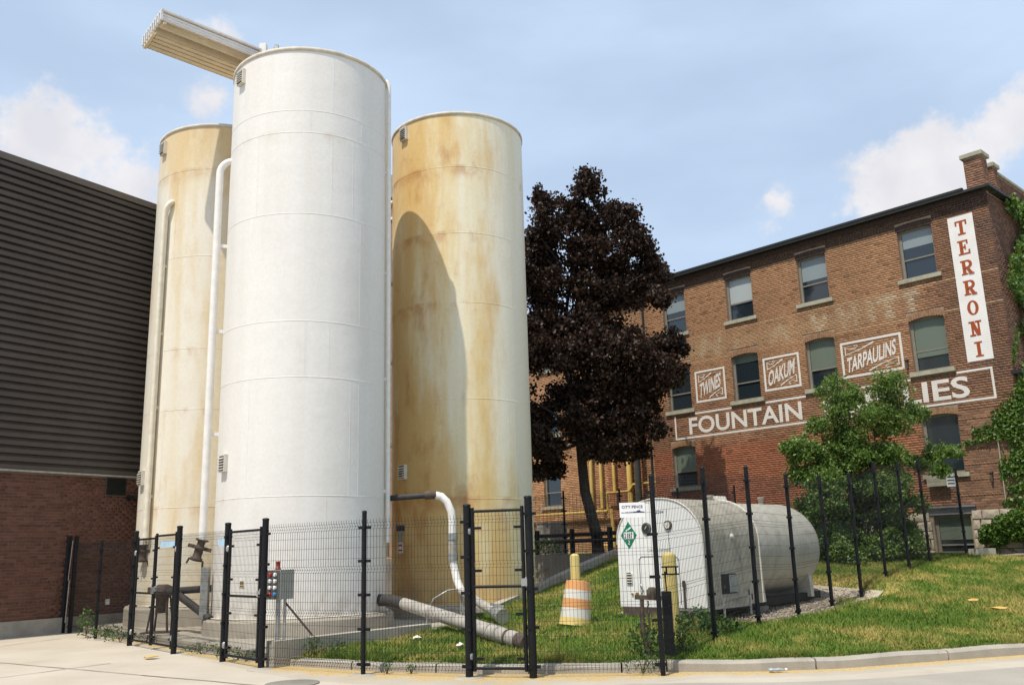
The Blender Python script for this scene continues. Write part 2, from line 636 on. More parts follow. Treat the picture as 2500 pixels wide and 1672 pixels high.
def mat_brick(name, attr=True, lo=None, hi=None):
    t = NT(name)
    if attr:
        c = t.n('ShaderNodeAttribute', attribute_name='Col').outputs['Color']
    else:
        oi = t.n('ShaderNodeObjectInfo')
        c = t.ramp(oi.outputs['Random'], [(0., lo[0]), (.35, lo[1]), (.7, hi[0]), (1., hi[1])])
    f = t.noise(t.coord('World'), 22, 5, .7)
    c = t.mix(1.0, c, t.ramp(f, [(.25, (.78, .77, .76)), (.75, (1.18, 1.17, 1.15))]), 'MULTIPLY')
    t.bump(f, .4, .006)
    return t.set(c, .85, 0, .2)


M['brick'] = mat_brick('old brick')
M['brick_one'] = mat_brick('old brick single', False, ((.15, .085, .06), (.21, .115, .072)), ((.26, .14, .085), (.31, .17, .105)))
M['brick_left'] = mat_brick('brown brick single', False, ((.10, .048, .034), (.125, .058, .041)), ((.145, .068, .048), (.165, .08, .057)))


def mat_paint(name, col, thin, joint=.6):
    """old sign paint, worn through to the brick in places"""
    t = NT(name)
    p = t.coord('World')
    a = t.noise(p, 9, 6, .7)
    c = t.mix(t.rng(a, .62, .74, 0, thin), col, (.42, .30, .22))
    sz_ = t.n('ShaderNodeSeparateXYZ')
    t.l(p, sz_.inputs[0])
    fr_ = t.math('FRACT', t.math('DIVIDE', t.math('SUBTRACT', sz_.outputs['Z'], 2.44), .073))
    jn = t.math('MULTIPLY', t.rng(fr_, .80, .9), t.rng(t.noise(p, 3.2, 5, .7), .3, .6, .35, 1.0))
    c = t.mix(t.math('MULTIPLY', jn, joint), c, (.30, .21, .15))
    bt = t.noise(p, 2, 4)
    c = t.mix(1.0, c, t.ramp(bt, [(.3, (.93, .92, .9)), (.7, (1.02, 1.02, 1.02))]), 'MULTIPLY')
    return t.set(c, .75, 0, .2)


M['paintw'] = mat_paint('white sign paint', (.70, .655, .61), .6)
M['paintpanel'] = mat_paint('white sign panel', (.76, .735, .71), .10, .3)
M['paintred'] = mat_paint('oxide red sign paint', (.33, .065, .02), .2, .3)


def mat_glass(name):
    t = NT(name)
    t.set((.016, .024, .030), .06, 0, .9)
    return t.m


M['glass'] = mat_glass('window glass')
t_ = NT('blind cloth')
M['blind'] = t_.set((.215, .255, .27), .5)
t_ = NT('blind pale')
M['blind2'] = t_.set((.36, .39, .39), .5)
t_ = NT('blind green grey')
M['blind3'] = t_.set((.125, .15, .115), .5)

# ------------------------------------------------------------------ lie of the land
KX = [-12, -7.9, -6.3, -4.9, -3.95, -2.23, -.7, .16, 1.2, 2.08, 3.11, 4.2, 7.12, 12, 20]
KY = [24, 19.6, 17.7, 16.0, 14.95, 13.8, 13.15, 12.95, 12.83, 12.75, 12.56, 12.62, 13.5, 15.2, 18.2]


def kerb_y(x):
    return np.interp(x, KX, KY)


def ground_z(x, y):
    k = np.interp(x, [-3, 0, 3, 6, 10], [.025, .035, .085, .092, .108])
    z = np.minimum(.13 + k * np.maximum(0, y - kerb_y(x)), np.interp(x, [3, 9, 12, 14], [1.48, 1.35, 1.18, 1.06]))
    # shallow hollow dug out for the tank skid
    t = (x - 2.535) * .707 + (y - 16.65) * .707
    u = (x - 2.535) * .707 - (y - 16.65) * .707
    ss = lambda v: np.clip(v, 0, 1) ** 2 * (3 - 2 * np.clip(v, 0, 1))
    return z - np.interp(t, [0, 2.5, 5.5], [.14, .21, .24]) * ss((np.where(u > 0, 2.35, 1.45) - np.abs(u)) / .9) * ss((t + .2) / .7) * ss((5.9 - t) / .9)


NEARW = [(-3.75, 14.45), (-1.6, 17.1), (-1.0, 19.4), (-.45, 21.6), (.55, 23.9), (3.0, 27.9)]


def in_pit(x, y):
    """true left of the low walls and in front of the far retaining wall"""
    xs = np.interp(y, [p[1] for p in NEARW], [p[0] for p in NEARW])
    return ((y > 13.3) & (y < 27.9) & (x < xs)) | ((y >= 27.9) & (x < 3.1 - .683 / .73 * (y - 28.0)) & (x < 3.0) & (y < 40) & (x < -100)) | far_front(x, y)


def far_front(x, y):
    # far wall runs from (3.1,28.0) along (-.683,.73)
    return (x < 3.05) & (y >= 27.9) & ((x - 3.1) * .73 + (y - 28.0) * .683 < 0)


# street and paving
mb = MB()
mb.add([(-400, -60, 0), (400, -60, 0), (400, 600, 0), (-400, 600, 0)], [(0, 1, 2, 3)])
o = mb.build('ground', M['drive'])
tag(o, 'pale concrete paving of the driveway and yard', kind='structure')
mb = MB()
lo = [(x, kerb_y(x) - .95) for x in np.linspace(1.4, 20, 30)]
mb.add([(p[0], p[1], .004) for p in lo] + [(20, -20, .004), (-6, -20, .004), (-3.5, 8.0, .004), (-.5, 11.2, .004)], [tuple(range(len(lo) + 4))])
tag(mb.build('road', M['asphalt']), 'worn pale asphalt of the street', kind='structure')
# expansion joints and a crack in the paving
for i, pts in enumerate(([(-13, 19.6), (-9.2, 16.6), (-3.4, 12.6), (-1.4, 11.0)], [(-10.4, 21.3), (-12.5, 15)], [(-6.9, 15.9), (-9.6, 11.5)])):
    mb = MB()
    P = [V(x, y, 0) for x, y in pts]
    fine = []
    for a, b in zip(P[:-1], P[1:]):
        for t in np.linspace(0, 1, 14)[:-1]:
            fine.append(a + (b - a) * t + V(rng.normal(0, .012), rng.normal(0, .012), 0))
    for a, b in zip(fine[:-1], fine[1:]):
        d_ = unit(b - a)
        nn = V(-d_[1], d_[0], 0) * (.009 + .008 * rng.random())
        mb.add([a - nn + V(0, 0, .0075), b - nn + V(0, 0, .0075), b + nn + V(0, 0, .0075), a + nn + V(0, 0, .0075)], [(0, 1, 2, 3)])
    tag(mb.build('paving_joint', M['joint']), 'dark joint line running across the pale paving', kind='structure')
# dirt and straw strip along the kerb, thinning out over the paving
xs = np.linspace(-9.0, 16, 160)
vv, cc = [], []
for x in xs:
    wide = np.interp(x, [-9, -6.5, -4.2, -3, 0, 1.6, 2.4, 6, 16], [.25, .35, .6, 1.0, 1.0, .8, .42, .36, .3])
    for k, f in enumerate((-.06, .25, .6, 1.0, 1.3)):
        vv.append((x, kerb_y(x) - f * wide, (.012, .012, .010, .007, -.004)[k]))
        cc.append((1.0, 1.0, .62, .25, 0.)[k])
vv, cc = np.array(vv), np.array(cc)
ii = np.arange(len(xs) * 5).reshape(-1, 5)
ff = np.stack([ii[:-1, :-1], ii[:-1, 1:], ii[1:, 1:], ii[1:, :-1]], -1).reshape(-1, 4)
tag(link('dirt_strip', arr_mesh('dirt_strip', vv, ff, M['dirtedge'], np.repeat(cc[:, None], 3, 1))), 'strip of dry dirt and straw at the kerb foot', kind='structure')

# lawn and terrace as one height field
gx = np.arange(-3.7, 24, .25)
gv = np.concatenate([[0.], np.arange(.12, 33, .28)])
GX, GV = np.meshgrid(gx, gv)
GY = kerb_y(GX) + .165 + GV
GZ = ground_z(GX, GY) + (.02 * np.sin(GX * 1.7) * np.sin(GY * 1.3)) * np.clip(GV / .6, 0, 1) - .02 * (GV <= 0)
idx = np.arange(GX.size).reshape(GX.shape)
q = np.stack([idx[:-1, :-1], idx[:-1, 1:], idx[1:, 1:], idx[1:, :-1]], -1).reshape(-1, 4)
cxm = (GX[:-1, :-1] + .12).ravel()
cym = ((GY[:-1, :-1] + GY[1:, 1:]) / 2).ravel()
keep = ~in_pit(cxm, cym) & (cym < 47)
me = arr_mesh('lawn', np.stack([GX, GY, GZ], -1).reshape(-1, 3), q[keep], M['lawn'], smooth=True)
o = link('lawn', me)
tag(o, 'sloping lawn rising from the kerb to the buildings', kind='structure')
mb = MB()
mb.add([(-14, 27.8, 1.47), (3.2, 27.9, 1.47), (3.2, 60, 1.47), (-40, 60, 1.47), (-40, 40, 1.47), (-8.0, 40, 1.47)], [(1, 2, 3, 4, 5)])
tag(mb.build('terrace', M['dirt']), 'raised yard in front of the brick wing', kind='structure')

# grass blades
NB = 330000
bx = rng.uniform(-3.8, 15.5, NB)
by = kerb_y(bx) + .24 + (rng.random(NB) ** 1.25) * 15
keep = ~in_pit(bx, by) & (by < 27.5) & (bx / by < .62) & ~((np.abs((bx - 2.535) * .707 - (by - 16.65) * .707 - .35) < 1.3 - .12 * np.sin(bx * 5.0)) & ((bx - 2.535) * .707 + (by - 16.65) * .707 > 1.0) & ((bx - 2.535) * .707 + (by - 16.65) * .707 < 5.3))
bx, by = bx[keep], by[keep]
nb = len(bx)
# taller tufts here and there
cell = (np.sin(bx * 2.3 + 1) * np.sin(by * 1.9) + np.sin(bx * .9 - by * 1.4)) * .25 + .5
bh = (.03 + .05 * rng.random(nb)) * (.7 + .8 * np.clip(cell, 0, 1))
th = rng.uniform(0, 2 * math.pi, nb)
wd = .006 + .006 * rng.random(nb)
base = np.stack([bx, by, ground_z(bx, by) + .02 * np.sin(bx * 1.7) * np.sin(by * 1.3)], -1)
side = np.stack([np.cos(th), np.sin(th), np.zeros(nb)], -1) * wd[:, None]
lean = np.stack([rng.normal(0, .5, nb) * bh, rng.normal(0, .5, nb) * bh, bh], -1)
vv = np.stack([base - side, base + side, base + lean], 1).reshape(-1, 3)
me = arr_mesh('grass', vv, np.arange(nb * 3).reshape(-1, 3), M['grass'])
tag(link('lawn_grass', me), 'short green and straw coloured lawn grass', 'grass', kind='stuff')

# ragged longer grass along the kerb, the fence line and the walls
NT_ = 42000
lx, ly = [], []
x_ = rng.uniform(-3.3, 14.5, 16000)
lx.append(x_)
ly.append(kerb_y(x_) + .17 + np.abs(rng.normal(0, .07, 16000)))
FX = [1.9, 2.87, 3.88, 4.97, 6.08, 7.09, 8.1, 9.15, 10.12, 12.05]
FY = [12.8, 13.96, 15.32, 16.78, 18.27, 19.41, 20.58, 21.8, 22.85, 24.95]
x_ = rng.uniform(2.0, 12.0, 12000)
x_ = np.where((x_ > 3.9) & (x_ < 6.0), 2.0 + 1.9 * rng.random(12000), x_)
lx.append(x_ + rng.normal(0, .08, 12000))
ly.append(np.interp(x_, FX, FY) + rng.normal(0, .08, 12000))
NW = 14000
y_ = rng.uniform(14.6, 27.5, NW)
lx.append(np.interp(y_, [p[1] for p in NEARW], [p[0] for p in NEARW]) + .05 + np.abs(rng.normal(0, .07, NW)))
ly.append(y_)
cx_, cy_ = rng.uniform(-2.5, 13, 260), rng.uniform(13, 24, 260)
for a, b in zip(cx_, cy_):
    if b > kerb_y(a) + .4:
        m = rng.integers(25, 70)
        lx.append(a + rng.normal(0, .07, m))
        ly.append(b + rng.normal(0, .07, m))
bx, by = np.concatenate(lx), np.concatenate(ly)
kp = ~in_pit(bx, by)
bx, by = bx[kp], by[kp]
nb = len(bx)
patch_ = np.clip(np.sin(bx * 3.1) * np.sin(bx * 1.3 + by) + .6, .25, 1.4)
bh = (.04 + .12 * rng.random(nb) ** 1.6) * patch_
th = rng.uniform(0, 2 * math.pi, nb)
base = np.stack([bx, by, ground_z(bx, by) - .01], -1)
side = np.stack([np.cos(th), np.sin(th), np.zeros(nb)], -1) * (.004 + .004 * rng.random(nb))[:, None]
lean = np.stack([rng.normal(0, .55, nb) * bh, rng.normal(0, .55, nb) * bh, bh], -1)
vv = np.stack([base - side, base + side, base + lean], 1).reshape(-1, 3)
tag(link('long_grass', arr_mesh('long_grass', vv, np.arange(nb * 3).reshape(-1, 3), M['grass'])), 'ragged longer grass along the kerb, fence and walls', 'grass', kind='stuff')

# kerb made of cast lengths
kroot = thing('kerb', (3, 12.7, 0), 'pale concrete kerb curving round the lawn', 'kerb', kind='structure')
del kroot['category']
kxs = [-3.7, -2.5, -1.2, .1, 1.35, 1.95, 3.9, 5.9, 7.85, 9.9, 12, 14.5, 17, 20]
for a, b in zip(kxs[:-1], kxs[1:]):
    mb = MB()
    ns = 8
    ring = []
    for i in range(ns + 1):
        x = a + .012 + (b - a - .024) * i / ns
        y = kerb_y(x)
        dx = (kerb_y(x + .05) - kerb_y(x - .05)) / .1
        nn = unit((-dx, 1, 0))
        h = .145 if x > 1.5 else .125
        pr = [(0, -.05), (.0, h - .03), (.025, h), (.19, h + .004), (.19, -.05)]
        ring.append([(x + nn[0] * u, y + nn[1] * u, z + .006 * math.sin(x * 4)) for u, z in pr])
    vs = [p for r_ in ring for p in r_]
    fs = []
    for i in range(ns):
        for k in range(4):
            fs.append((i * 5 + k, i * 5 + k + 5, i * 5 + k + 6, i * 5 + k + 1))
    fs += [tuple(range(5)), tuple(ns * 5 + k for k in range(5))[::-1]]
    mb.add(vs, fs)
    mb.build('kerb_stone', M['kerb'], kroot)

# silo slab and the low walls round it
mb = MB()
poly = [(-11.2, 24.0), (-10.5, 22.6), (-8.6, 20.75), (-7.4, 19.3), (-6.1, 17.75), (-4.75, 16.2), (-3.95, 15.2), (-3.75, 14.5), (-1.6, 17.1), (-1.0, 19.4), (-.45, 21.6), (.55, 23.9), (3.0, 27.9), (1.5, 31), (-12, 33)]
mb.prism([(x, y, -.05) for x, y in poly], (0, 0, .19))
tag(mb.build('silo_slab', M['conc']), 'concrete slab under the three silos', kind='structure')
mb = MB()
for (a, b, za, zb, w) in [((-3.78, 14.5), (-1.62, 17.1), .40, .40, .2), ]:
    d_ = unit((b[0] - a[0], b[1] - a[1], 0))
    nn = V(-d_[1], d_[0], 0)
    A, B = V(*a, 0), V(*b, 0)
    mb.add([A, B, B + nn * w, A + nn * w, A + V(0, 0, za), B + V(0, 0, zb), B + nn * w + V(0, 0, zb), A + nn * w + V(0, 0, za)],
           [(0, 3, 2, 1), (4, 5, 6, 7), (0, 1, 5, 4), (1, 2, 6, 5), (2, 3, 7, 6), (3, 0, 4, 7)])
o = mb.build('low_wall', M['conc'])
tag(o, 'low weathered concrete wall between the tallest silo and the grass', 'wall')


def wall_run(name, pts, w, mat, label, low=-.05):
    """wall with a varying top: pts (x,y,ztop)"""
    mb = MB()
    P = [V(*p) for p in pts]
    L, Rr = [], []
    for i, p in enumerate(P):
        d_ = (P[min(i + 1, len(P) - 1)] - P[max(i - 1, 0)])
        d_[2] = 0
        d_ = unit(d_)
        nn = V(-d_[1], d_[0], 0)
        L.append(p)
        Rr.append(p + nn * w)
    vs, fs = [], []
    for a, b in zip(L, Rr):
        vs += [a, b, V(b[0], b[1], low), V(a[0], a[1], low)]
    for i in range(len(P) - 1):
        for k in range(4):
            k2 = (k + 1) % 4
            fs.append((i * 4 + k, i * 4 + 4 + k, i * 4 + 4 + k2, i * 4 + k2))
    fs += [(0, 1, 2, 3), tuple((len(P) - 1) * 4 + k for k in (3, 2, 1, 0))]
    mb.add(vs, fs)
    o = mb.build(name, mat)
    tag(o, label, 'wall')
    return o


gzz = lambda x, y: float(ground_z(x, y))
wall_run('ramp_wall', [(-.45, 21.6, .47), (.62, 23.9, .80), (1.8, 25.85, 1.22), (3.05, 27.9, 1.60)], .22, M['conc'], 'sloping concrete ramp wall behind the traffic barrel')
wall_run('retaining_wall', [(3.1, 28.0, 1.5), (-1.0, 32.38, 1.5), (-9, 40.9, 1.5)], -.25, M['concdark'], 'long dark retaining wall under the guard rail', low=.0)
# gravel bed under the tank
mb = MB()
ax_ = V(.707, .707, 0)
pn_ = V(.707, -.707, 0)
c0_ = V(2.535, 16.65, 0)
gp = []
GT_ = np.linspace(.2, 5.5, 16)
GU_ = np.linspace(-1.2, 1.6, 12)
gv_ = [(*(c0_ + ax_ * t + pn_ * u)[:2], 0.) for t in GT_ for u in GU_]
gv_ = [(x, y, gzz(x, y) + .03) for x, y, _ in gv_]
gf_ = [(i * 12 + j, i * 12 + j + 1, (i + 1) * 12 + j + 1, (i + 1) * 12 + j) for i in range(15) for j in range(11)]
for t, u in [(.9, -.9), (.9, 1.0), (2.2, 1.5), (3.4, 1.55), (4.6, 1.35), (5.4, .6), (5.2, -.9)]:
    p = c0_ + ax_ * t + pn_ * u
    gp.append((p[0], p[1], gzz(p[0], p[1]) + .02))
ctr = np.mean(np.array(gp), 0) + V(0, 0, .02)
mb.add(gv_, gf_, True)
tag(mb.build('gravel_bed', M['gravel']), 'patch of pale gravel under the horizontal tank', kind='structure')
NG = 5000
t_, u_ = rng.uniform(.8, 5.4, NG), rng.uniform(-.9, 1.55, NG)
gxp = c0_[0] + ax_[0] * t_ + pn_[0] * u_
gyp = c0_[1] + ax_[1] * t_ + pn_[1] * u_
sz = rng.uniform(.012, .035, NG)
b_ = np.stack([gxp, gyp, ground_z(gxp, gyp) + .045], -1)
off = rng.normal(0, 1, (NG, 4, 3))
off /= np.linalg.norm(off, axis=2, keepdims=True)
vv = (b_[:, None, :] + off * sz[:, None, None]).reshape(-1, 3)
ff = (np.arange(NG)[:, None, None] * 4 + np.array([[0, 1, 2], [0, 2, 3], [0, 3, 1], [1, 3, 2]])[None]).reshape(-1, 3)
tag(link('gravel', arr_mesh('gravel', vv, ff, M['gravel'])), 'loose pale gravel stones beneath the tank', 'gravel', kind='stuff')

# ------------------------------------------------------------------ brickwork
FA = R(-43.1)
FE = V(math.sin(FA), math.cos(FA), 0)          # along the painted facade, away to the left
FN = V(-math.cos(FA), math.sin(FA), 0)         # out of the facade, towards the street
FC = V(14.21, 25.20, 0)                        # street corner of the building


def vnoise(x, y, seed=0):
    """cheap smooth value noise in numpy"""
    r_ = np.random.default_rng(seed)
    tab = r_.random((64, 64))
    xi, yi = np.floor(x).astype(int), np.floor(y).astype(int)
    fx, fy = x - xi, y - yi
    fx, fy = fx * fx * (3 - 2 * fx), fy * fy * (3 - 2 * fy)
    g = lambda a, b: tab[a % 64, b % 64]
    return (g(xi, yi) * (1 - fx) + g(xi + 1, yi) * fx) * (1 - fy) + (g(xi, yi + 1) * (1 - fx) + g(xi + 1, yi + 1) * fx) * fy


def lay_bricks(s0, s1, z0, z1, holes, bl=.208, bh=.073, mt=.011):
    """running bond; holes: functions z -> (a,b) or None. returns array (s_a, s_b, z_a, z_b)"""
    out = []
    nz = int((z1 - z0) / bh)
    for i in range(nz):
        za = z0 + i * bh
        zb = za + bh - mt
        segs = [(s0, s1)]
        for h in holes:
            iv = h((za + zb) / 2)
            if iv is None:
                continue
            ns = []
            for a, b in segs:
                if iv[1] <= a or iv[0] >= b:
                    ns.append((a, b))
                else:
                    if iv[0] > a:
                        ns.append((a, iv[0]))
                    if iv[1] < b:
                        ns.append((iv[1], b))
            segs = ns
        off = (bl / 2 if i % 2 else 0.)
        unit_l = bl
        if i % 6 == 5:
            unit_l = bl / 2
            off = bl / 4
        for a, b in segs:
            k = math.floor((a - off) / unit_l)
            x = k * unit_l + off
            while x < b:
                xa, xb = max(x, a), min(x + unit_l - mt, b)
                if xb - xa > .02:
                    out.append((xa, xb, za, zb))
                x += unit_l
    return np.array(out)


def brick_mesh(name, B, C, E_, N_, colors, mat, depth=.06, jit=.004, out0=0.):
    n = len(B)
    o_ = out0 + rng.uniform(-jit, jit, n)
    sa, sb, za, zb = B.T
    P = lambda s, z, d: C[None] + s[:, None] * E_[None] + d[:, None] * N_[None] + np.stack([0 * z, 0 * z, z], -1)
    bk = o_ - depth
    vs = np.stack([P(sa, za, o_), P(sb, za, o_), P(sb, zb, o_), P(sa, zb, o_), P(sa, za, bk), P(sb, za, bk), P(sb, zb, bk), P(sa, zb, bk)], 1).reshape(-1, 3)
    fq = np.array([[0, 3, 2, 1], [0, 1, 5, 4], [3, 7, 6, 2], [0, 4, 7, 3], [1, 2, 6, 5]])
    ff = (np.arange(n)[:, None, None] * 8 + fq[None]).reshape(-1, 4)
    return arr_mesh(name, vs, ff, mat, np.repeat(colors, 8, 0))


def single_bricks(B, C, E_, N_, parent, mat, out0=0., depth=.06):
    """alike bricks as objects that share one mesh"""
    L, H = .208 - .011, .073 - .011
    mb = MB()
    a, u, d = E_ * L / 2, V(0, 0, H / 2), N_ * depth / 2
    g = .004
    front = [(-1, -1), (1, -1), (1, 1), (-1, 1)]
    vs = [sx * (a - unit(a) * g) + sz * (u - unit(u) * g) + d for sx, sz in front] + [sx * a + sz * u + d - unit(N_) * g for sx, sz in front] + [sx * a + sz * u - d for sx, sz in front]
    fs = [(0, 1, 2, 3)] + [(i, 4 + i, 4 + (i + 1) % 4, (i + 1) % 4) for i in range(4)] + [(4 + i, 8 + i, 8 + (i + 1) % 4, 4 + (i + 1) % 4) for i in range(4)]
    mb.add(vs, fs)
    me = mb.mesh('brick', mat)
    for i, (sa, sb, za, zb) in enumerate(B):
        c = C + (sa + sb) / 2 * E_ + V(0, 0, (za + zb) / 2) + N_ * (out0 - depth / 2 + rng.uniform(-.003, .004))
        o = bpy.data.objects.new('brick', me)
        COL.objects.link(o)
        o.parent = parent
        o.matrix_parent_inverse = world_of(parent).inverted()
        o.location = c


def fp(s, z, d=0.):
    return FC + FE * s + FN * d + V(0, 0, z)


def facade_box(mb, s0, s1, z0, z1, d0, d1, base=0.):
    return mb.obox(fp((s0 + s1) / 2, (z0 + z1) / 2, (d0 + d1) / 2 + base), FE * (s1 - s0) / 2, FN * (d1 - d0) / 2, V(0, 0, (z1 - z0) / 2))


def core_wall(mb, s0, s1, z0, z1, opens, d0, d1):
    """solid wall cut into blocks round rectangular openings (sa,sb,za,zb)"""
    ss = sorted({s0, s1, *[o_[0] for o_ in opens], *[o_[1] for o_ in opens]})
    for a, b in zip(ss[:-1], ss[1:]):
        m = (a + b) / 2
        cuts = sorted([(o_[2], o_[3]) for o_ in opens if o_[0] < m < o_[1]])
        z = z0
        for za, zb in cuts:
            if za > z:
                facade_box(mb, a, b, z, za, d0, d1)
            z = zb
        if z < z1:
            facade_box(mb, a, b, z, z1, d0, d1)


def text_mesh(txt, bold=0., extr=.0015):
    cu = bpy.data.curves.new('t', 'FONT')
    cu.body = txt
    cu.offset = bold
    cu.extrude = extr
    cu.resolution_u = 4
    o = bpy.data.objects.new('t', cu)
    COL.objects.link(o)
    dg = bpy.context.evaluated_depsgraph_get()
    me = bpy.data.meshes.new_from_object(o.evaluated_get(dg))
    bpy.data.objects.remove(o)
    co = np.zeros(len(me.vertices) * 3)
    me.vertices.foreach_get('co', co)
    return me, co.reshape(-1, 3)


def put_text(name, txt, mat, parent, origin, X, Y, Z, w, h, bold=0., shear=0., rise=0., space=1.0):
    """fit text in a w x h box: origin = lower left; shear leans letters; rise lifts the baseline per metre"""
    me, co = text_mesh(txt, bold)
    a, b = co.min(0), co.max(0)
    u = (co[:, 0] - a[0]) / (b[0] - a[0]) * w
    v = (co[:, 1] - a[1]) / (b[1] - a[1]) * h
    d = (co[:, 2] - a[2])
    v2 = v + rise * u
    u2 = u + shear * v
    P = np.asarray(origin)[None] + u2[:, None] * X[None] + v2[:, None] * Y[None] + d[:, None] * Z[None]
    me.vertices.foreach_set('co', P.astype(np.float32).ravel())
    me.materials.clear()
    me.materials.append(mat)
    me.update()
    return link(name, me, parent)


bld = thing('brick_building', tuple(fp(6.5, 1.2)), 'old three storey brick warehouse with white painted signs on its side', 'building')
COLS = [(1.69, 2.77), (5.24, 6.31), (8.14, 9.24), (11.08, 12.14)]
WIN = []
for k, (a, b) in enumerate(COLS):
    WIN.append((a, b, 9.57, 11.15, 3, k))
    WIN.append((a, b, 6.62, 8.21, 2, k))
    if k in (0, 3):
        WIN.append((a, b, 3.52 if k < 3 else 3.76, 5.20, 1, k))
WIN.append((1.72, 2.78, 1.22, 2.32, 0, 0))


def arch_hole(a, b, z0, z1, rise):
    def f(z):
        if z < z0 or z > z1 + rise:
            return None
        if z <= z1:
            return (a, b)
        t = 1 - (z - z1) / rise
        w = (b - a) / 2 * math.sqrt(max(0, 1 - (1 - t) ** 2))
        m = (a + b) / 2
        return (m - w, m + w)
    return f


ARCH = .09
RISE = {3: .03, 2: .09, 1: .09, 0: 0.}
RING = .20
holes, opens = [], []
for a, b, z0, z1, fl, k in WIN:
    if fl == 0:
        holes.append(arch_hole(a, b, z0, z1 + .25, .0001))
        opens.append((a, b, z0, z1))
        continue
    holes.append(arch_hole(a, b, z0, z1 - .02, .1))
    holes.append(lambda z, a=a, b=b, z1=z1, q=RISE[fl]: (a - .04, b + .04) if z1 - .02 <= z <= z1 + q + RING else None)
    opens.append((a, b, z0, z1 + RISE[fl]))
    holes.append(lambda z, a=a, b=b, z0=z0: (a - .14, b + .14) if z0 - .15 < z < z0 else None)   # sill
STONE = 2.44
B = lay_bricks(0., 13.0, STONE, 11.72, holes)
# brick colour by position on the wall: dark band under the eaves, sooty corner, orange middle, red below
sm, zm = (B[:, 0] + B[:, 1]) / 2, (B[:, 2] + B[:, 3]) / 2
nb = len(B)
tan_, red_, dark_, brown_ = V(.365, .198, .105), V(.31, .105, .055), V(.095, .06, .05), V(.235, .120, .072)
big = vnoise(sm * .55 + 3, zm * .6, 3)
med = vnoise(sm * 2.1, zm * 2.6, 5)
wt_tan = np.clip((sm - 1.0) / 2.5, 0, 1) * np.clip((zm - 6.3) / .8, .25, 1) * np.clip(.55 + .9 * big, 0, 1)
wt_red = np.clip((5.35 - zm) / .4, 0, 1) * np.clip((sm - 2.2) / 1.5, 0, 1)
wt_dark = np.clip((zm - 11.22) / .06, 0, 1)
c = brown_[None] * (.75 + .5 * med)[:, None]
c = c + (tan_[None] - c) * wt_tan[:, None]
c = c + (red_[None] - c) * (wt_red * .85)[:, None]
sooty = np.clip(1 - sm / 1.9, 0, 1) * np.clip((zm - 5.2) / 1., 0, 1) * np.clip(med * 1.7 - .35, 0, 1)
c = c + (dark_[None] - c) * (sooty * .75)[:, None]
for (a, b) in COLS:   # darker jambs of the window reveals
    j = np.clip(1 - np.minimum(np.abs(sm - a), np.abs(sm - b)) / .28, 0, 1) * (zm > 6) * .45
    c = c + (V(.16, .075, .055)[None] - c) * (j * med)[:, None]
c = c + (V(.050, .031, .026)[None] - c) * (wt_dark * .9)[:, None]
c *= rng.uniform(.86, 1.14, nb)[:, None]
wash = vnoise(sm * .9 + 20, zm * .22, 8)
c *= (.78 + .44 * wash)[:, None]
for a_, b_, z_, _z, _f, _k in WIN:   # water streaks under the sills
    w_ = np.clip(1 - np.abs(sm - (a_ + b_) / 2) / ((b_ - a_) / 2 + .15), 0, 1) ** .4 * np.clip(1 - (z_ - .14 - zm) / .9, 0, 1) * (zm < z_ - .1)
    c *= (1 - .28 * w_ * vnoise(sm * 5, zm * .8, 17))[:, None]
dk = rng.random(nb) < .07
c[dk] *= .66
# belts of paler brick and the ghost of an older painted sign
for zb in (8.33, 9.23):
    m = np.abs(zm - zb) < .04
    c[m] = c[m] * .45 + V(.47, .31, .18) * .55
gh = np.zeros(nb)


def stroke(a, b, w):
    global gh
    (x0, z0), (x1, z1) = a, b
    d = np.array([x1 - x0, z1 - z0])
    L = np.linalg.norm(d)
    t = np.clip(((sm - x0) * d[0] + (zm - z0) * d[1]) / L ** 2, 0, 1)
    dist = np.hypot(sm - (x0 + t * d[0]), zm - (z0 + t * d[1]))
    gh = np.maximum(gh, np.clip(1.2 - dist / w, 0, 1))


for a, b in [((10.45, 8.5), (10.35, 9.1)), ((10.35, 9.1), (9.75, 8.5)), ((9.75, 8.5), (9.7, 9.1)), ((8.95, 8.5), (8.95, 8.75)), ((7.5, 8.5), (7.2, 9.0)), ((7.2, 9.), (6.9, 8.5)),
             ((5.9, 9.05), (5.75, 8.5)), ((5.75, 8.5), (5.5, 8.9)), ((4.95, 9.05), (4.8, 8.5)), ((4.45, 9.1), (4.4, 8.5)), ((4.7, 8.8), (4.4, 8.85)), ((3.95, 9.1), (3.9, 8.55)), ((3.6, 9.1), (3.1, 9.1)), ((3.35, 9.1), (3.3, 8.5)), ((2.75, 9.1), (2.45, 9.1)), ((2.6, 9.1), (2.6, 8.6))]:
    stroke(a, b, .14)
gh *= np.clip(.25 + 1.1 * vnoise(sm * 1.9 + 7, zm * 1.6, 11), 0, 1) * rng.uniform(.6, 1.1, nb)
c = c + (V(.52, .43, .30)[None] - c) * np.clip(gh * .95, 0, 1)[:, None]
haze_ = np.clip(1 - np.abs(zm - 8.78) / .5, 0, 1) * np.clip((sm - 2.) / 2, 0, 1) * .75
c = c + (V(.44, .30, .17)[None] - c) * (haze_ * (.35 + .65 * big))[:, None]
mbw = MB()
core_wall(mbw, .012, 13.0, .9, 11.72, opens, -.32, -.010)
mbw.build('wall', M['mortar'], bld)
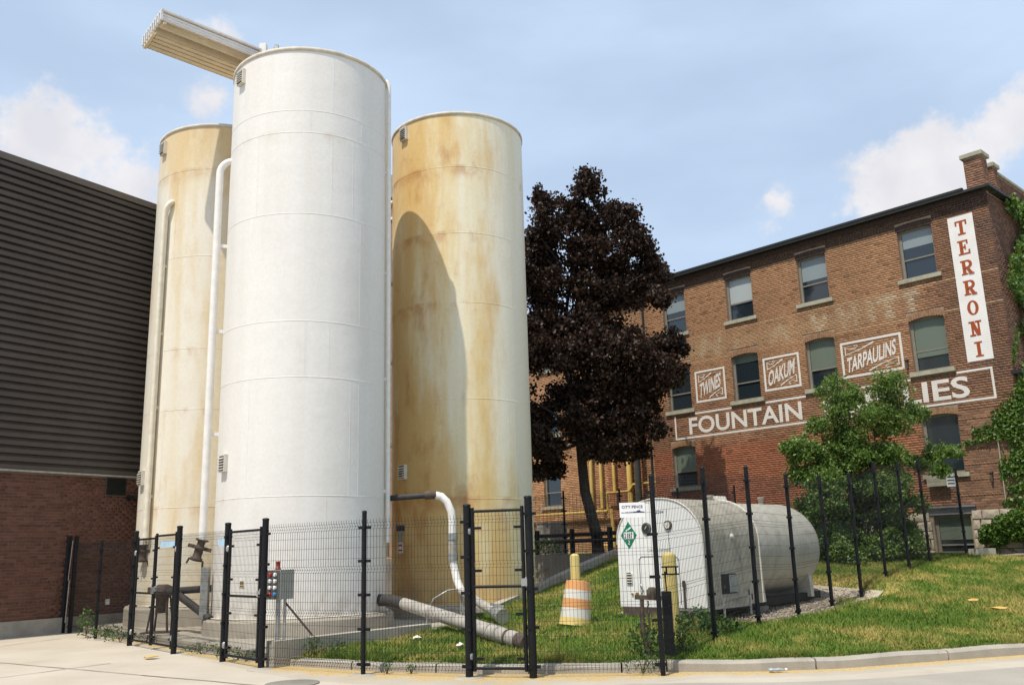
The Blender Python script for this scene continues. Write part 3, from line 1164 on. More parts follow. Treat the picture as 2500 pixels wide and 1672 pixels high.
# the bricks that show largest, at the street corner, one by one
one = (sm < 2.0) & (zm < 5.3) & (zm > STONE) & (np.abs((B[:, 1] - B[:, 0]) - .197) < .004)
order = np.argsort(np.where(one, sm + .02 * (5.3 - zm), 99))[:int(min(300, one.sum()))]
msk = np.zeros(nb, bool)
msk[order] = True
single_bricks(B[msk], FC, FE, FN, bld, M['brick_one'])
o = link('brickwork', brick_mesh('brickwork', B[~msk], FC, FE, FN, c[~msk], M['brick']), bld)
o['kind'] = 'stuff'
# arches over the windows: bricks on end
for a, b, z0, z1, fl, k in WIN:
    if fl == 0:
        continue
    mb = MB()
    m = (a + b) / 2
    hw = (b - a) / 2 + .035
    nbk = 15
    for i in range(nbk):
        x = -hw + 2 * hw * (i + .5) / nbk
        zc = z1 - .015 + RISE[fl] * (1 - (x / hw) ** 2)
        tilt = -2 * RISE[fl] * x / hw ** 2 * .8
        up_ = unit(V(0, 0, 1) + FE * (-tilt) * -1)
        al = unit(np.cross(FN, up_))
        mb.obox(fp(m + x, zc + .098, -.028 + rng.uniform(-.003, .003)), al * (hw / nbk - .004), FN * .03, up_ * .098)
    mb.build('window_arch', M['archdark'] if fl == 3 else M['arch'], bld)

# foundation stones under the brick
stones = []
z = .85
row = 0
while z < STONE - .05:
    h = min([.26, .22, .3, .24, .28, .27][row % 6], STONE - z)
    s = -.0
    while s < 12.9:
        L = rng.uniform(.35, .75)
        e = min(s + L, 13.0)
        if not (e > 1.68 and s < 2.82 and z + h > 1.22):
            stones.append((s, e, z, z + h))
        elif s < 1.68 and 1.68 - s > .1:
            stones.append((s, 1.68, z, z + h))
        elif e > 2.82 and e - 2.82 > .1:
            stones.append((2.82, e, z, z + h))
        s = e
    z += h
    row += 1
for (a, b, z0, z1) in stones:
    if z1 < 1.05:
        continue
    mb = MB()
    g, ou = .014, rng.uniform(.03, .075)
    f_ = [fp(a + g + rng.uniform(0, .02), z0 + g, ou), fp(b - g, z0 + g + rng.uniform(0, .015), ou), fp(b - g - rng.uniform(0, .02), z1 - g, ou), fp(a + g, z1 - g - rng.uniform(0, .015), ou)]
    ce = (f_[0] + f_[1] + f_[2] + f_[3]) / 4 + FN * .02
    bk = [fp(a + g, z0 + g, -.02), fp(b - g, z0 + g, -.02), fp(b - g, z1 - g, -.02), fp(a + g, z1 - g, -.02)]
    mb.add(f_ + bk + [ce], [(0, 1, 8), (1, 2, 8), (2, 3, 8), (3, 0, 8)] + [(i, 4 + i, 4 + (i + 1) % 4, (i + 1) % 4) for i in range(4)])
    mb.build('foundation_stone', M['stoneblock'], bld)


def make_window(parent, frame, a, b, z0, z1, rise, blind, blindmat, rail=.40, basefn=None, sash=0.):
    """double hung window: frame, two sashes, panes, roller blind"""
    f = basefn
    d0, d1 = -.20, -.13
    mb = MB()

    def bx(s0, s1, za, zb, da, db):
        mb.obox(f((s0 + s1) / 2, (za + zb) / 2, (da + db) / 2), FE * (s1 - s0) / 2, FN * (db - da) / 2, V(0, 0, (zb - za) / 2))
    t = .055
    zt = z1 + rise
    bx(a, a + t, z0, zt, d0, d1)
    bx(b - t * 1.5, b, z0, zt, d0, d1)
    bx(a + t, b - t * 1.5, zt - t - .03, zt, d0, d1)
    bx(a + t, b - t * 1.5, z0, z0 + t, d0, d1)
    w = mb.build('window', M['frame'], parent)
    zr = z0 + (z1 - z0) * rail
    mb = MB()
    bx(a + t, b - t * 1.5, zr - .022, zr + .022, d0, d1 - .015)
    mb.build('meeting_rail', M['frame'], w)
    for (za, zb, dd) in ((z0 + t, zr - .022, -.185), (zr + .022, zt - t - .03, -.165)):
        mb = MB()
        bx(a + t, b - t * 1.5, za, zb, dd - .004, dd)
        mb.build('pane', M['glass'], w)
    if blind > 0:
        mb = MB()
        zb_ = zt - t - (zt - z0) * blind
        bx(a + t + .01, b - t * 1.5 - .01, zb_, zt - t - .035, -.158, -.155)
        mb.build('blind', blindmat, w)
    mb = MB()
    bx(a - .05, b + .05, z0 - .1, zt + .06, -.62, -.60)
    mb.build('dark_interior', M['dark_room'], w)
    return w


blinds = {(3, 0): (.34, 'blind'), (3, 1): (.48, 'blind'), (3, 2): (.60, 'blind2'), (3, 3): (.42, 'blind'),
          (2, 0): (.70, 'blind3'), (2, 1): (.58, 'blind3'), (2, 2): (.16, 'blind3'), (2, 3): (.12, 'blind3'),
          (1, 0): (0, 'blind'), (1, 1): (.3, 'blind3'), (1, 2): (.4, 'blind3'), (1, 3): (.60, 'blind3'), (0, 0): (.6, 'blind3')}
for a, b, z0, z1, fl, k in WIN:
    bl, bm = blinds[(fl, k)]
    make_window(bld, None, a, b, z0, z1, RISE[fl], bl, M[bm], .40 if fl else .22, fp)
    mb = MB()
    if fl:
        facade_box(mb, a - .13, b + .13, z0 - .135, z0 - .005, -.12, .075)
        mb.build('window_sill', M['coping'], bld)
    else:
        facade_box(mb, a - .16, b + .16, z1 + .004, z1 + .245, -.05, .02)
        facade_box(mb, a - .2, b + .2, z1 + .2, z1 + .25, .02, .10)
        mb.build('window_lintel', M['lintel'], bld)
# timber box and mats on the low sill
mb = MB()
facade_box(mb, 2.15, 2.75, 3.15, 3.38, .09, .2)
o = mb.build('planter_box', M['coping'])
tag(o, 'pale wooden box hanging under the ground floor window beside the green tree', 'box')
# eaves, gutter and corner piers
mb = MB()
facade_box(mb, -.2, 13.25, 11.72, 11.80, -.4, .27)
mb.build('eaves_board', M['gutter'], bld)
mb = MB()
facade_box(mb, .55, 13.25, 11.80, 11.88, .15, .285)
mb.build('gutter', M['gutter'], bld)
mb = MB()
facade_box(mb, -.0, 13.0, 11.58, 11.72, -.05, .05)
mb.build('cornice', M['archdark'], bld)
mb = MB()
facade_box(mb, .02, 13.0, 11.74, 11.84, -9, -.42)
mb.build('roof', M['gutter'], bld)
SN = -FE                 # outward normal of the side wall
SE = -FN                 # along the side wall, away from the street corner


def sp(t, z, d=0.):
    return FC + SE * t + SN * d + V(0, 0, z)


Bs = lay_bricks(0.07, 8., 1.0, 11.72, [lambda z: (3.0, 4.1) if 3.5 < z < 5.4 or 6.6 < z < 8.4 or 9.5 < z < 11.2 else None])
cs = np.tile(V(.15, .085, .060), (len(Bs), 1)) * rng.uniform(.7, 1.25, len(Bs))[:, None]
o = link('side_brickwork', brick_mesh('side_brickwork', Bs, FC, SE, SN, cs, M['brick']), bld)
o['kind'] = 'stuff'
mb = MB()
mb.obox(sp(4.2, 6.3, -.17), SE * 3.85, SN * .155, V(0, 0, 5.4))
mb.build('side_wall', M['mortar'], bld)
mb = MB()
mb.obox(sp(4.25, 11.757, .09), SE * 3.8, SN * .11, V(0, 0, .035))
mb.build('eaves_board', M['gutter'], bld)
mb = MB()
mb.obox(sp(.55, 6.16, .12), SE * .75, SN * .14, V(0, 0, .05))
mb.build('stone_ledge', M['gutter'], bld)


def pier(t0, t1, s0, s1, z0, z1, cap=.07):
    mb = MB()
    q = lambda s, t, z: FC + FE * s + SE * t + V(0, 0, z)
    mb.obox(q((s0 + s1) / 2, (t0 + t1) / 2, (z0 + z1) / 2), FE * ((s1 - s0) / 2 - .012), SE * ((t1 - t0) / 2 - .012), V(0, 0, (z1 - z0) / 2))
    p_ = mb.build('chimney', M['mortar'], bld)
    for E_, N_, C_, L in ((FE, FN, q(s0, t0, 0), s1 - s0), (SE, SN, q(s0, t0, 0), t1 - t0)):
        bb = lay_bricks(0, L, z0, z1, [])
        cc = np.tile(V(.24, .13, .085), (len(bb), 1)) * rng.uniform(.65, 1.25, len(bb))[:, None]
        o = link('chimney_bricks', brick_mesh('chimney_bricks', bb, C_, E_, N_, cc, M['brick']), p_)
        o['kind'] = 'stuff'
    mb = MB()
    mb.obox(q((s0 + s1) / 2, (t0 + t1) / 2, z1 + .06), FE * ((s1 - s0) / 2 + cap), SE * ((t1 - t0) / 2 + cap), V(0, 0, .06))
    mb.build('chimney_cap', M['coping'], p_)


pier(.0, .50, .0, .50, 11.86, 12.85)
pier(1.0, 1.4, .02, .42, 11.86, 12.75, .06)
mb = MB()
mb.obox(FC + FE * .2 + SE * 4.6 + V(0, 0, 12.2), FE * .15, SE * 3.2, V(0, 0, .36))
pw = mb.build('parapet', M['mortar'], bld)
bb = lay_bricks(1.4, 7.8, 11.86, 12.55, [])
cc = np.tile(V(.17, .085, .06), (len(bb), 1)) * rng.uniform(.65, 1.25, len(bb))[:, None]
o = link('parapet_bricks', brick_mesh('parapet_bricks', bb, FC + FE * .04, SE, SN, cc, M['brick']), pw)
o['kind'] = 'stuff'
mb = MB()
mb.obox(FC + FE * .2 + SE * 4.6 + V(0, 0, 12.6), FE * .22, SE * 3.25, V(0, 0, .04))
mb.build('parapet_coping', M['coping'], pw)

# painted signs
TX, TY, TZ = -FE, V(0, 0, 1), FN


def sign_frame(name, s0, s1, z0, z1, w, parent, d=.006):
    """flat painted border, s0 > s1 (left to right in the picture)"""
    mb = MB()
    a, b = max(s0, s1), min(s0, s1)
    for (p, q_, za, zb, dd) in ((b, a, z1 - w, z1, 0), (b, a, z0, z0 + w, 0), (a - w, a, z0 + w, z1 - w, 0), (b, b + w, z0 + w, z1 - w, 0)):
        facade_box(mb, p, q_, za, zb, d, d + .003)
    return mb.build(name, M['paintw'], parent)


def ribbon(mb, pts, w, d):
    """flat painted line through (s,z) points, tapering widths allowed"""
    ws = [w] * len(pts) if np.isscalar(w) else w
    L, Rr = [], []
    for i, p in enumerate(pts):
        a = np.array(pts[max(i - 1, 0)], float)
        b = np.array(pts[min(i + 1, len(pts) - 1)], float)
        t = (b - a) / (np.linalg.norm(b - a) + 1e-9)
        nn = np.array([-t[1], t[0]])
        L.append(np.array(p) + nn * ws[i] / 2)
        Rr.append(np.array(p) - nn * ws[i] / 2)
    vs = [fp(x, z, d) for x, z in L] + [fp(x, z, d) for x, z in Rr]
    k = len(pts)
    mb.add(vs, [(i, i + 1, k + i + 1, k + i) for i in range(k - 1)])


sg = MB()
# long sign board: FOUNTAIN SUPPLIES, its border broken where sills cross it
a, b = 11.92, .54
for (p, q_) in ((10.98, 9.36), (7.98, 6.46), (4.98, 2.92), (1.54, .54)):
    facade_box(sg, min(p, q_), max(p, q_), 6.385, 6.45, .006, .009)
facade_box(sg, b, a, 5.52, 5.585, .006, .009)
facade_box(sg, a - .065, a, 5.585, 6.41, .006, .009)
facade_box(sg, b, b + .065, 5.585, 6.385, .006, .009)
sgn = sg.build('painted_border', M['paintw'], bld)
put_text('painted_word', 'FOUNTAIN', M['paintw'], bld, fp(11.27, 5.66, .006), TX, TY, TZ, 4.62, .62, .020)
put_text('painted_word', 'SUPPLIES', M['paintw'], bld, fp(5.86, 5.66, .006), TX, TY, TZ, 4.62, .63, .020)
for word, s0, s1 in (('TWINES', 10.86, 9.54), ('OAKUM', 7.96, 6.56), ('TARPAULINS', 5.06, 3.04)):
    z0, z1 = 6.78, 7.96
    sign_frame('painted_border', s0, s1, z0, z1, .075, bld)
    W, H = s0 - s1, z1 - z0
    rise = .62 if W < 1.6 else .40
    wx = W - .30
    h_ = .54 if W < 1.6 else .50
    put_text('painted_word', word, M['paintw'], bld, fp(s0 - .13, z0 + .15, .006), TX, TY, TZ, wx - .06, h_, .026, .13, (H - .30 - h_) / wx)
    for flip in (1, -1):
        om = MB()
        cs_, cz_ = (s0 + s1) / 2, (z0 + z1) / 2
        g = lambda u, v: (cs_ - flip * (-W / 2 + u), cz_ + flip * (H / 2 - v))
        ribbon(om, [g(.16, .17), g(.16, .43)], .03, .0072)
        ribbon(om, [g(.165, .42), g(W * .34, .30), g(W * .56, .14)], [.022, .03, .05], .0085)
        sc_ = W * .16
        ribbon(om, [g(.17, .18), g(.17 + sc_ * .5, .25), g(.17 + sc_ * 1.0, .245), g(.17 + sc_ * 1.3, .19), g(.17 + sc_ * 1.15, .135), g(.17 + sc_ * .95, .15), g(.17 + sc_ * 1.0, .185)], .024, .0078)
        om.build('painted_scroll', M['paintw'], bld)
# vertical sign TERRONI
mb = MB()
facade_box(mb, .46, 1.19, 6.67, 11.14, .005, .008)
mb.build('painted_panel', M['paintpanel'], bld)
LW, LH = .34, .45


def slab_letter(ch, sc, ztop):
    """slab serif capital drawn with strokes; each stroke a hair prouder than the one before"""
    mb = MB()
    lev = [.010]

    def rect(x0, x1, y0, y1):
        facade_box(mb, sc - x1, sc - x0, ztop - LH + y0, ztop - LH + y1, lev[0], lev[0] + .0012)
        lev[0] += .0012

    def quad(pts):
        mb.prism([fp(sc - x, ztop - LH + y, lev[0]) for x, y in pts], FN * .0012)
        lev[0] += .0012
    h = LW / 2
    st, se = .10, .05
    if ch == 'T':
        rect(-st / 2, st / 2, 0, LH); rect(-h, h, LH - se, LH); rect(-h, -h + .05, LH - .15, LH); rect(h - .05, h, LH - .15, LH); rect(-.11, .11, 0, se)
    elif ch == 'E':
        rect(-h + .05, -h + .05 + st, 0, LH); rect(-h, h - .04, LH - se, LH); rect(-h, h, 0, se); rect(h - .09, h - .04, LH - .13, LH); rect(h - .05, h, 0, .14); rect(-h + .1, h - .12, LH / 2 - .02, LH / 2 + .03); rect(h - .15, h - .11, LH / 2 - .07, LH / 2 + .08)
    elif ch == 'R':
        rect(-h + .04, -h + .04 + st, 0, LH); rect(-h, .05, LH - se, LH); rect(-h, -h + .19, 0, se)
        pts = [(.03, LH)] + [(.03 + .13 * math.sin(t), LH - .125 + .125 * math.cos(t)) for t in np.linspace(.3, math.pi, 9)]
        inn = [(.02, LH - .2)] + [(.02 + .055 * math.sin(t), LH - .125 + .075 * math.cos(t)) for t in np.linspace(math.pi - .2, .3, 9)] + [(.02, LH - .05)]
        for i in range(9):
            quad([pts[i], pts[i + 1], inn[-1 - i - 1], inn[-1 - i]])
        rect(-h + .1, .06, LH - .25, LH - .2)
        quad([(-.03, LH - .24), (.06, LH - .24), (h - .01, .03), (h - .11, .03)]); rect(h - .13, h + .02, 0, .045)
    elif ch == 'O':
        k = 20
        for i in range(k):
            t0, t1 = 2 * math.pi * i / k, 2 * math.pi * (i + 1) / k
            P = lambda t, rx, ry: (rx * math.cos(t), LH / 2 + ry * math.sin(t))
            mb.add([fp(sc - x, ztop - LH + y, .0115) for x, y in (P(t0, h * .95, LH / 2), P(t1, h * .95, LH / 2), P(t1, h * .42, LH / 2 - .05), P(t0, h * .42, LH / 2 - .05))], [(0, 1, 2, 3)])
    elif ch == 'N':
        rect(-h + .05, -h + .11, 0, LH); rect(h - .11, h - .05, 0, LH); quad([(-h + .02, LH), (-h + .14, LH), (h - .05, 0), (h - .15, 0)])
        rect(-h - .01, -h + .15, LH - se, LH); rect(-h - .01, -h + .16, 0, se); rect(h - .17, h + .01, LH - se, LH)
    elif ch == 'I':
        rect(-st / 2, st / 2, 0, LH); rect(-.11, .11, 0, se); rect(-.11, .11, LH - se, LH)
    mb.build('painted_letter', M['paintred'], bld)


for i, ch in enumerate('TERRONI'):
    slab_letter(ch, .825 + .005 * (i % 2), 11.14 - .16 - .625 * i)
# downpipe at the far corner, thin conduit near the street corner
mb = MB()
mb.tube([fp(13.05, 1.4, .1), fp(13.05, 11.6, .1)], .05, 8)
mb.build('downpipe', M['gutter'], bld)
mb = MB()
mb.tube([fp(.70, 2.5, .04), fp(.66, 5.0, .04)], .022, 6)
mb.build('conduit', M['coping'], bld)
for s_, z_ in ((2.95, 6.9), (.98, 3.3)):
    mb = MB()
    facade_box(mb, s_ - .03, s_ + .03, z_ - .12, z_ + .12, .0, .09)
    facade_box(mb, s_ - .05, s_ + .05, z_ + .12, z_ + .16, .0, .12)
    mb.build('wall_bracket', M['rusty'], bld)
# back and flank of the block so that it closes
mb = MB()
facade_box(mb, -.0, 13.0, .9, 11.7, -9.3, -9.0)
facade_box(mb, 12.7, 13.0, .9, 11.7, -9.0, -.33)
mb.build('rear_wall', M['mortar'], bld)

# ------------------------------------------------------------------ the wing beyond the tree
wing = thing('brick_wing', tuple(fp(20, 1.4, -1.0)), 'brick rear wing with yellow gas pipes behind the dark purple tree', 'building')
wf = lambda s, z, d=0.: fp(s, z, d - 1.0)
WC = FC - FN * 1.0
WW = [(19.0, 20.07, z0, z1) for z0, z1 in ((3.5, 5.2), (6.62, 8.2), (9.57, 11.15))] + [(23.0, 24.07, z0, z1) for z0, z1 in ((3.5, 5.2), (6.62, 8.2), (9.57, 11.15))] + [(15.6, 16.67, z0, z1) for z0, z1 in ((6.62, 8.2), (9.57, 11.15))]
wh = []
for a, b, z0, z1 in WW:
    wh.append(lambda z, a=a, b=b, z0=z0, z1=z1: (a, b) if z0 < z < z1 else None)
    wh.append(lambda z, a=a, b=b, z0=z0: (a - .14, b + .14) if z0 - .15 < z < z0 else None)
Bw = lay_bricks(13.0, 26.0, 1.4, 11.7, wh)
sm_, zm_ = Bw[:, 0], Bw[:, 2]
cw = V(.38, .215, .12)[None] * (.7 + .6 * vnoise(sm_ * .8, zm_ * .8, 21))[:, None] * rng.uniform(.75, 1.25, len(Bw))[:, None]
rd = ((sm_ > 14.2) & (sm_ < 16.2) & (zm_ < 6))
cw[rd] *= V(.78, .62, .62)
bandm = np.abs(zm_ - 2.6) < .16
cw[bandm] *= .45
o = link('brickwork', brick_mesh('brickwork', Bw, WC, FE, FN, cw, M['brick']), wing)
o['kind'] = 'stuff'
mb = MB()
ss = sorted({13.0, 26.0, *[w[0] for w in WW], *[w[1] for w in WW]})
for a, b in zip(ss[:-1], ss[1:]):
    m = (a + b) / 2
    z = 1.3
    for w in sorted([w for w in WW if w[0] < m < w[1]], key=lambda w: w[2]):
        facade_box(mb, a, b, z, w[2], -.3, -.010, -1.0)
        z = w[3]
    facade_box(mb, a, b, z, 11.7, -.3, -.010, -1.0)
mb.build('wall', M['mortar'], wing)
for a, b, z0, z1 in WW:
    make_window(wing, None, a, b, z0, z1, 0., .0 if z0 < 4 else .35, M['blind3'], .35, wf)
    mb = MB()
    facade_box(mb, a - .13, b + .13, z0 - .135, z0 - .005, -.12, .075, -1.0)
    mb.build('window_sill', M['coping'], wing)
mb = MB()
facade_box(mb, 13.0, 26.2, 11.7, 11.85, -.4, .25, -1.0)
mb.build('eaves_board', M['gutter'], wing)
mb = MB()
facade_box(mb, 13.1, 26.0, 11.72, 11.82, -8.0, -.4, -1.0)
mb.build('roof', M['gutter'], wing)
gas = thing('gas_pipework', tuple(wf(16, 1.5, .3)), 'yellow gas pipes climbing and crossing the wall of the rear wing', 'pipes')
for s_, z0, z1, r_ in ((17.0, 3.1, 6.4, .075), (16.46, 3.25, 6.2, .07), (15.75, 3.9, 6.9, .07), (14.93, 2.9, 6.2, .115)):
    mb = MB()
    mb.tube([wf(s_, z0, .22), wf(s_, z1, .22), wf(s_, z1 + .15, .02)], r_, 10)
    mb.build('riser_pipe', M['gasyellow'], gas)
for pts, r_ in (([wf(22, 3.13, .2), wf(16.9, 3.13, .2), wf(16.2, 3.13, .2)], .055), ([wf(16.1, 3.15, .3), wf(16.1, 3.85, .3), wf(14.9, 3.85, .3), wf(14.7, 4.1, .3), wf(13.4, 4.1, .3)], .045), ([wf(15.9, 3.2, .3), wf(15.85, 1.7, .3)], .07), ([wf(16.8, 1.75, .3), wf(15.85, 1.75, .3)], .05), ([wf(14.93, 3.0, .3), wf(14.93, 2.3, .3)], .05)):
    mb = MB()
    mb.tube(pts, r_, 8)
    mb.build('cross_pipe', M['gasyellow'], gas)
mb = MB()
for z_ in (2.1, 2.35):
    mb.obox(wf(15.4, z_, .35), FE * .16, FN * .12, V(0, 0, .11))
mb.build('gas_meter', M['rusty'], gas)
mb = MB()
mb.tube([wf(14.25, 1.4, .55), wf(14.2, 7.6, .55)], [.13, .12], 12)
tag(mb.build('steel_pole', M['polegreen']), 'straight dark pole standing at the wing wall right of the purple tree', 'pole')
mb = MB()
mb.box(-11.2, -5.6, 49.0, 53, 1.4, 21.7)
rb = thing('rear_building', (-8.4, 51, 1.4), 'sliver of a taller brick building seen between two silos', 'building')
mb.build('wall', M['brickfar'], rb)
mb = MB()
mb.box(-11.4, -5.4, 48.75, 53.2, 21.7, 22.0)
mb.build('cornice', M['coping'], rb)
mb = MB()
mb.box(-11.2, -5.6, 49.0, 53, 22.0, 23.2)
mb.build('parapet', M['coping'], rb)
mb = MB()
mb.box(-11.3, -5.5, 48.9, 53.1, 20.4, 20.55)
mb.build('string_course', M['white'], rb)

# ------------------------------------------------------------------ building on the left: ribbed siding over brick
LA = R(32.74)
LE = V(math.sin(LA), math.cos(LA), 0)
LN = V(math.cos(LA), -math.sin(LA), 0)
LC = V(-12.03, 21.77, 0)


def lp(s, z, d=0.):
    return LC + LE * s + LN * d + V(0, 0, z)


lb = thing('metal_clad_building', tuple(lp(2, 0)), 'dark ribbed metal building with a brown brick base at the left', 'building')
S0, S1 = -4.5, 9.0


def lbox(mb, s0, s1, z0, z1, d0, d1):
    return mb.obox(lp((s0 + s1) / 2, (z0 + z1) / 2, (d0 + d1) / 2), LE * (s1 - s0) / 2, LN * (d1 - d0) / 2, V(0, 0, (z1 - z0) / 2))


mb = MB()
lbox(mb, S0, S1, .37, 3.86, -.3, -.010)
mb.build('wall', M['mortar_l'], lb)
mb = MB()
lbox(mb, S0, S1, -.05, .37, -.3, .035)
mb.build('footing', M['footing'], lb)
Bl = lay_bricks(-2.6, 5.2, .38, 3.84, [lambda z: (2.38, 2.98) if 3.36 < z < 3.82 else None], .208, .0745, .012)
sl = (Bl[:, 0] + Bl[:, 1]) / 2
full = np.abs((Bl[:, 1] - Bl[:, 0]) - .196) < .004
order = np.argsort(np.where(full & (sl > -1.3), np.abs(sl - .4) + .2 * np.abs(Bl[:, 2] - 1.9), 99))[:300]
msk = np.zeros(len(Bl), bool)
msk[order] = True
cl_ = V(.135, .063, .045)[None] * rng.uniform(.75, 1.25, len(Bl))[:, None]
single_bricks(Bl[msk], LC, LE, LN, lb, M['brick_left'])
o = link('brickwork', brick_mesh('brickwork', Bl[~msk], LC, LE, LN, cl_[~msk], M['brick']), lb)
o['kind'] = 'stuff'
# horizontal ribs, each a folded strip
npan = 40
ph = (11.55 - 3.88) / npan
mb = MB()
prof = [(0, -.03), (.012, .075), (.60 * ph, .085), (.60 * ph + .012, -.03), (ph, -.03)]
vs = []
for s_ in (S0, S1):
    for z_, d_ in prof:
        vs.append(LE * s_ + LN * d_ + V(0, 0, z_))
k = len(prof)
mb.add(vs, [(i, i + k, i + k + 1, i + 1) for i in range(k - 1)])
rib = mb.mesh('siding_strip', M['siding'])
for i in range(npan):
    link('siding_strip', rib, lb, tuple(LC + V(0, 0, 3.88 + i * ph) + LN * .02))
# recompute: strips sit under the building root
for ch in lb.children:
    if ch.name.startswith('siding_strip'):
        ch.matrix_parent_inverse = world_of(lb).inverted()
mb = MB()
lbox(mb, S0, S1, 3.84, 11.5, -.3, -.02)
mb.build('siding_backing', M['siding'], lb)
mb = MB()
lbox(mb, S0, S1, 3.84, 3.885, .02, .11)
mb.build('drip_flashing', M['galv'], lb)
mb = MB()
lbox(mb, S0, S1, 11.53, 11.70, -.35, .12)
mb.build('roof_trim', M['sidingcap'], lb)
mb = MB()
lbox(mb, S0, S1, 11.5, 11.6, -12, -.36)
mb.build('roof', M['gutter'], lb)
mb = MB()
lbox(mb, S0, S1, -.05, 11.5, -12, -11.8)
lbox(mb, S0, S0 + .2, -.05, 11.5, -11.8, -.32)
lbox(mb, S1 - .2, S1, -.05, 11.5, -11.8, -.32)
mb.build('rear_wall', M['siding'], lb)
mb = MB()
lbox(mb, 2.40, 2.96, 3.37, 3.81, -.05, .02)
lv = mb.build('louvre_vent', M['ventdark'], lb)
for i in range(9):
    mb = MB()
    z_ = 3.39 + i * .047
    mb.add([lp(2.42, z_, .05), lp(2.94, z_, .05), lp(2.94, z_ + .04, .02), lp(2.42, z_ + .04, .02), lp(2.42, z_ - .006, .05), lp(2.94, z_ - .006, .05)], [(0, 1, 2, 3), (4, 5, 1, 0)])
    mb.build('slat', M['gutter'], lv)
mb = MB()
lbox(mb, 3.0, 3.5, 3.28, 3.36, .0, .35)
mb.build('wall_lamp', M['gutter'], lb)
mb = MB()
lbox(mb, 2.59, 2.69, .60, .74, .0, .05)
mb.build('socket_plate', M['white'], lb)

# ------------------------------------------------------------------ the three silos
SR = 1.83
SILO = {'m': (-4.726, 20.15), 'r': (-1.40, 23.75), 'l': (-7.95, 23.90)}


def sil(c, ang, z, off=0.):
    """point on a silo: ang in degrees from the street side (-Y) towards +X"""
    a = R(ang)
    return V(c[0] + (SR + off) * math.sin(a), c[1] - (SR + off) * math.cos(a), z)


def vent_on(parent, c, ang, z, w=.27, h=.36):
    a = R(ang)
    nrm = V(math.sin(a), -math.cos(a), 0)
    tan = V(math.cos(a), math.sin(a), 0)
    p = sil(c, ang, z, .03)
    mb = MB()
    mb.obox(p, tan * w / 2, nrm * .05, V(0, 0, h / 2))
    v = mb.build('vent', M['vent'], parent)
    mb = MB()
    mb.obox(p + nrm * .0515, tan * (w / 2 - .03), nrm * .0015, V(0, 0, h / 2 - .03))
    mb.build('vent_opening', M['ventdark'], v)
    for i in range(5):
        q_ = p + V(0, 0, -h / 2 + .06 + i * (h - .08) / 5) + nrm * .06
        mb = MB()
        mb.obox(q_, tan * (w / 2 - .02), nrm * .03 + V(0, 0, -.018), nrm * .004 + V(0, 0, .008))
        mb.build('slat', M['vent'], v)


def silo(key, H, base, mat, label, seams, vents):
    c = SILO[key]
    t = thing('silo', (c[0], c[1], .14), label, 'silo', 'tall cylindrical storage silos')
    mb = MB()
    mb.lathe((c[0], c[1], 0), [(SR, base), (SR, H)], 96, cap=False)
    mb.lathe((c[0], c[1], 0), [(SR - .001, H - .01), (SR * .5, H + .10), (.01, H + .16)], 96, cap=False)
    mb.build('shell', mat, t)
    mb = MB()
    mb.lathe((c[0], c[1], 0), [(SR + .002, H - .07), (SR + .022, H - .07), (SR + .028, H - .02), (SR + .028, H + .015), (SR + .002, H + .02)], 96, cap=False)
    mb.build('top_rim', M['seam'], t)
    for z in seams:
        mb = MB()
        mb.lathe((c[0], c[1], 0), [(SR - .002, z - .012), (SR + .0035, z - .008), (SR + .0035, z + .006), (SR - .002, z + .010)], 96, cap=False)
        mb.build('weld_seam', mat, t)
    zz = [base] + sorted(seams) + [H]
    for i, (za, zb) in enumerate(zip(zz[:-1], zz[1:])):
        for ang in (-62 + 37 * (i % 3), 28 + 23 * (i % 2), 75 - 31 * (i % 3)):
            if key != 'm' and ang < -30:
                continue
            mb = MB()
            mb.obox((sil(c, ang, (za + zb) / 2, .0005)), V(math.cos(R(ang)), math.sin(R(ang)), 0) * .008, V(math.sin(R(ang)), -math.cos(R(ang)), 0) * .002, V(0, 0, (zb - za) / 2 - .012))
            mb.build('weld_seam', mat, t)
    mb = MB()
    mb.lathe((c[0], c[1], 0), [(SR + .002, base), (SR + .07, base + .002), (SR + .07, base + .02), (SR + .002, base + .022)], 96, cap=False)
    mb.build('base_ring', M['seam'], t)
    mb = MB()
    mb.lathe((c[0], c[1], 0), [(SR + .17, .135), (SR + .17, base - .05), (SR + .14, base - .004), (.01, base - .002)], 40, smooth=False, cap=False)
    mb.build('plinth', M['conc'], t)
    for a, z in vents:
        vent_on(t, c, a, z)
    return t


sm_ = silo('m', 12.85, .47, M['silo_w'], 'tallest looking clean white silo standing in front of the other two', [2.85, 5.29, 6.49, 8.89, 10.79, 11.32], [(-46, 12.45), (-48, 3.6)])
sr_ = silo('r', 13.02, .43, M['silo_r'], 'rust streaked yellowish silo at the right of the white one', [2.9, 5.34, 7.80, 9.65, 11.48], [(-47, 12.7), (-49, 3.63)])
sl_ = silo('l', 12.95, .58, M['silo_l'], 'cream silo half hidden at the left behind the white one', [2.9, 5.29, 6.84, 9.28, 11.68], [(-47, 12.55), (-50, 3.68)])


def standpipe(parent, c, ang, z0, z1, r, mat, off, brackets, elbow_in=True, side=0):
    mb = MB()
    p = [sil(c, ang, z0, off), sil(c, ang, z1 - .25, off)]
    for t in np.linspace(.25, 1, 5):
        a = t * math.pi / 2
        p.append(sil(c, ang + side * math.sin(a) * 4, z1 - .25 + .25 * math.sin(a), off - .25 * (1 - math.cos(a)) if off > .2 else off * math.cos(a)))
    mb.tube(p, r, 12)
    pp = mb.build('standpipe', mat, parent)
    for z in brackets:
        mb = MB()
        mb.bar(sil(c, ang, z, -.02), sil(c, ang, z, off + r * .6), .05, .07)
        mb.build('pipe_bracket', mat, pp)
    return pp


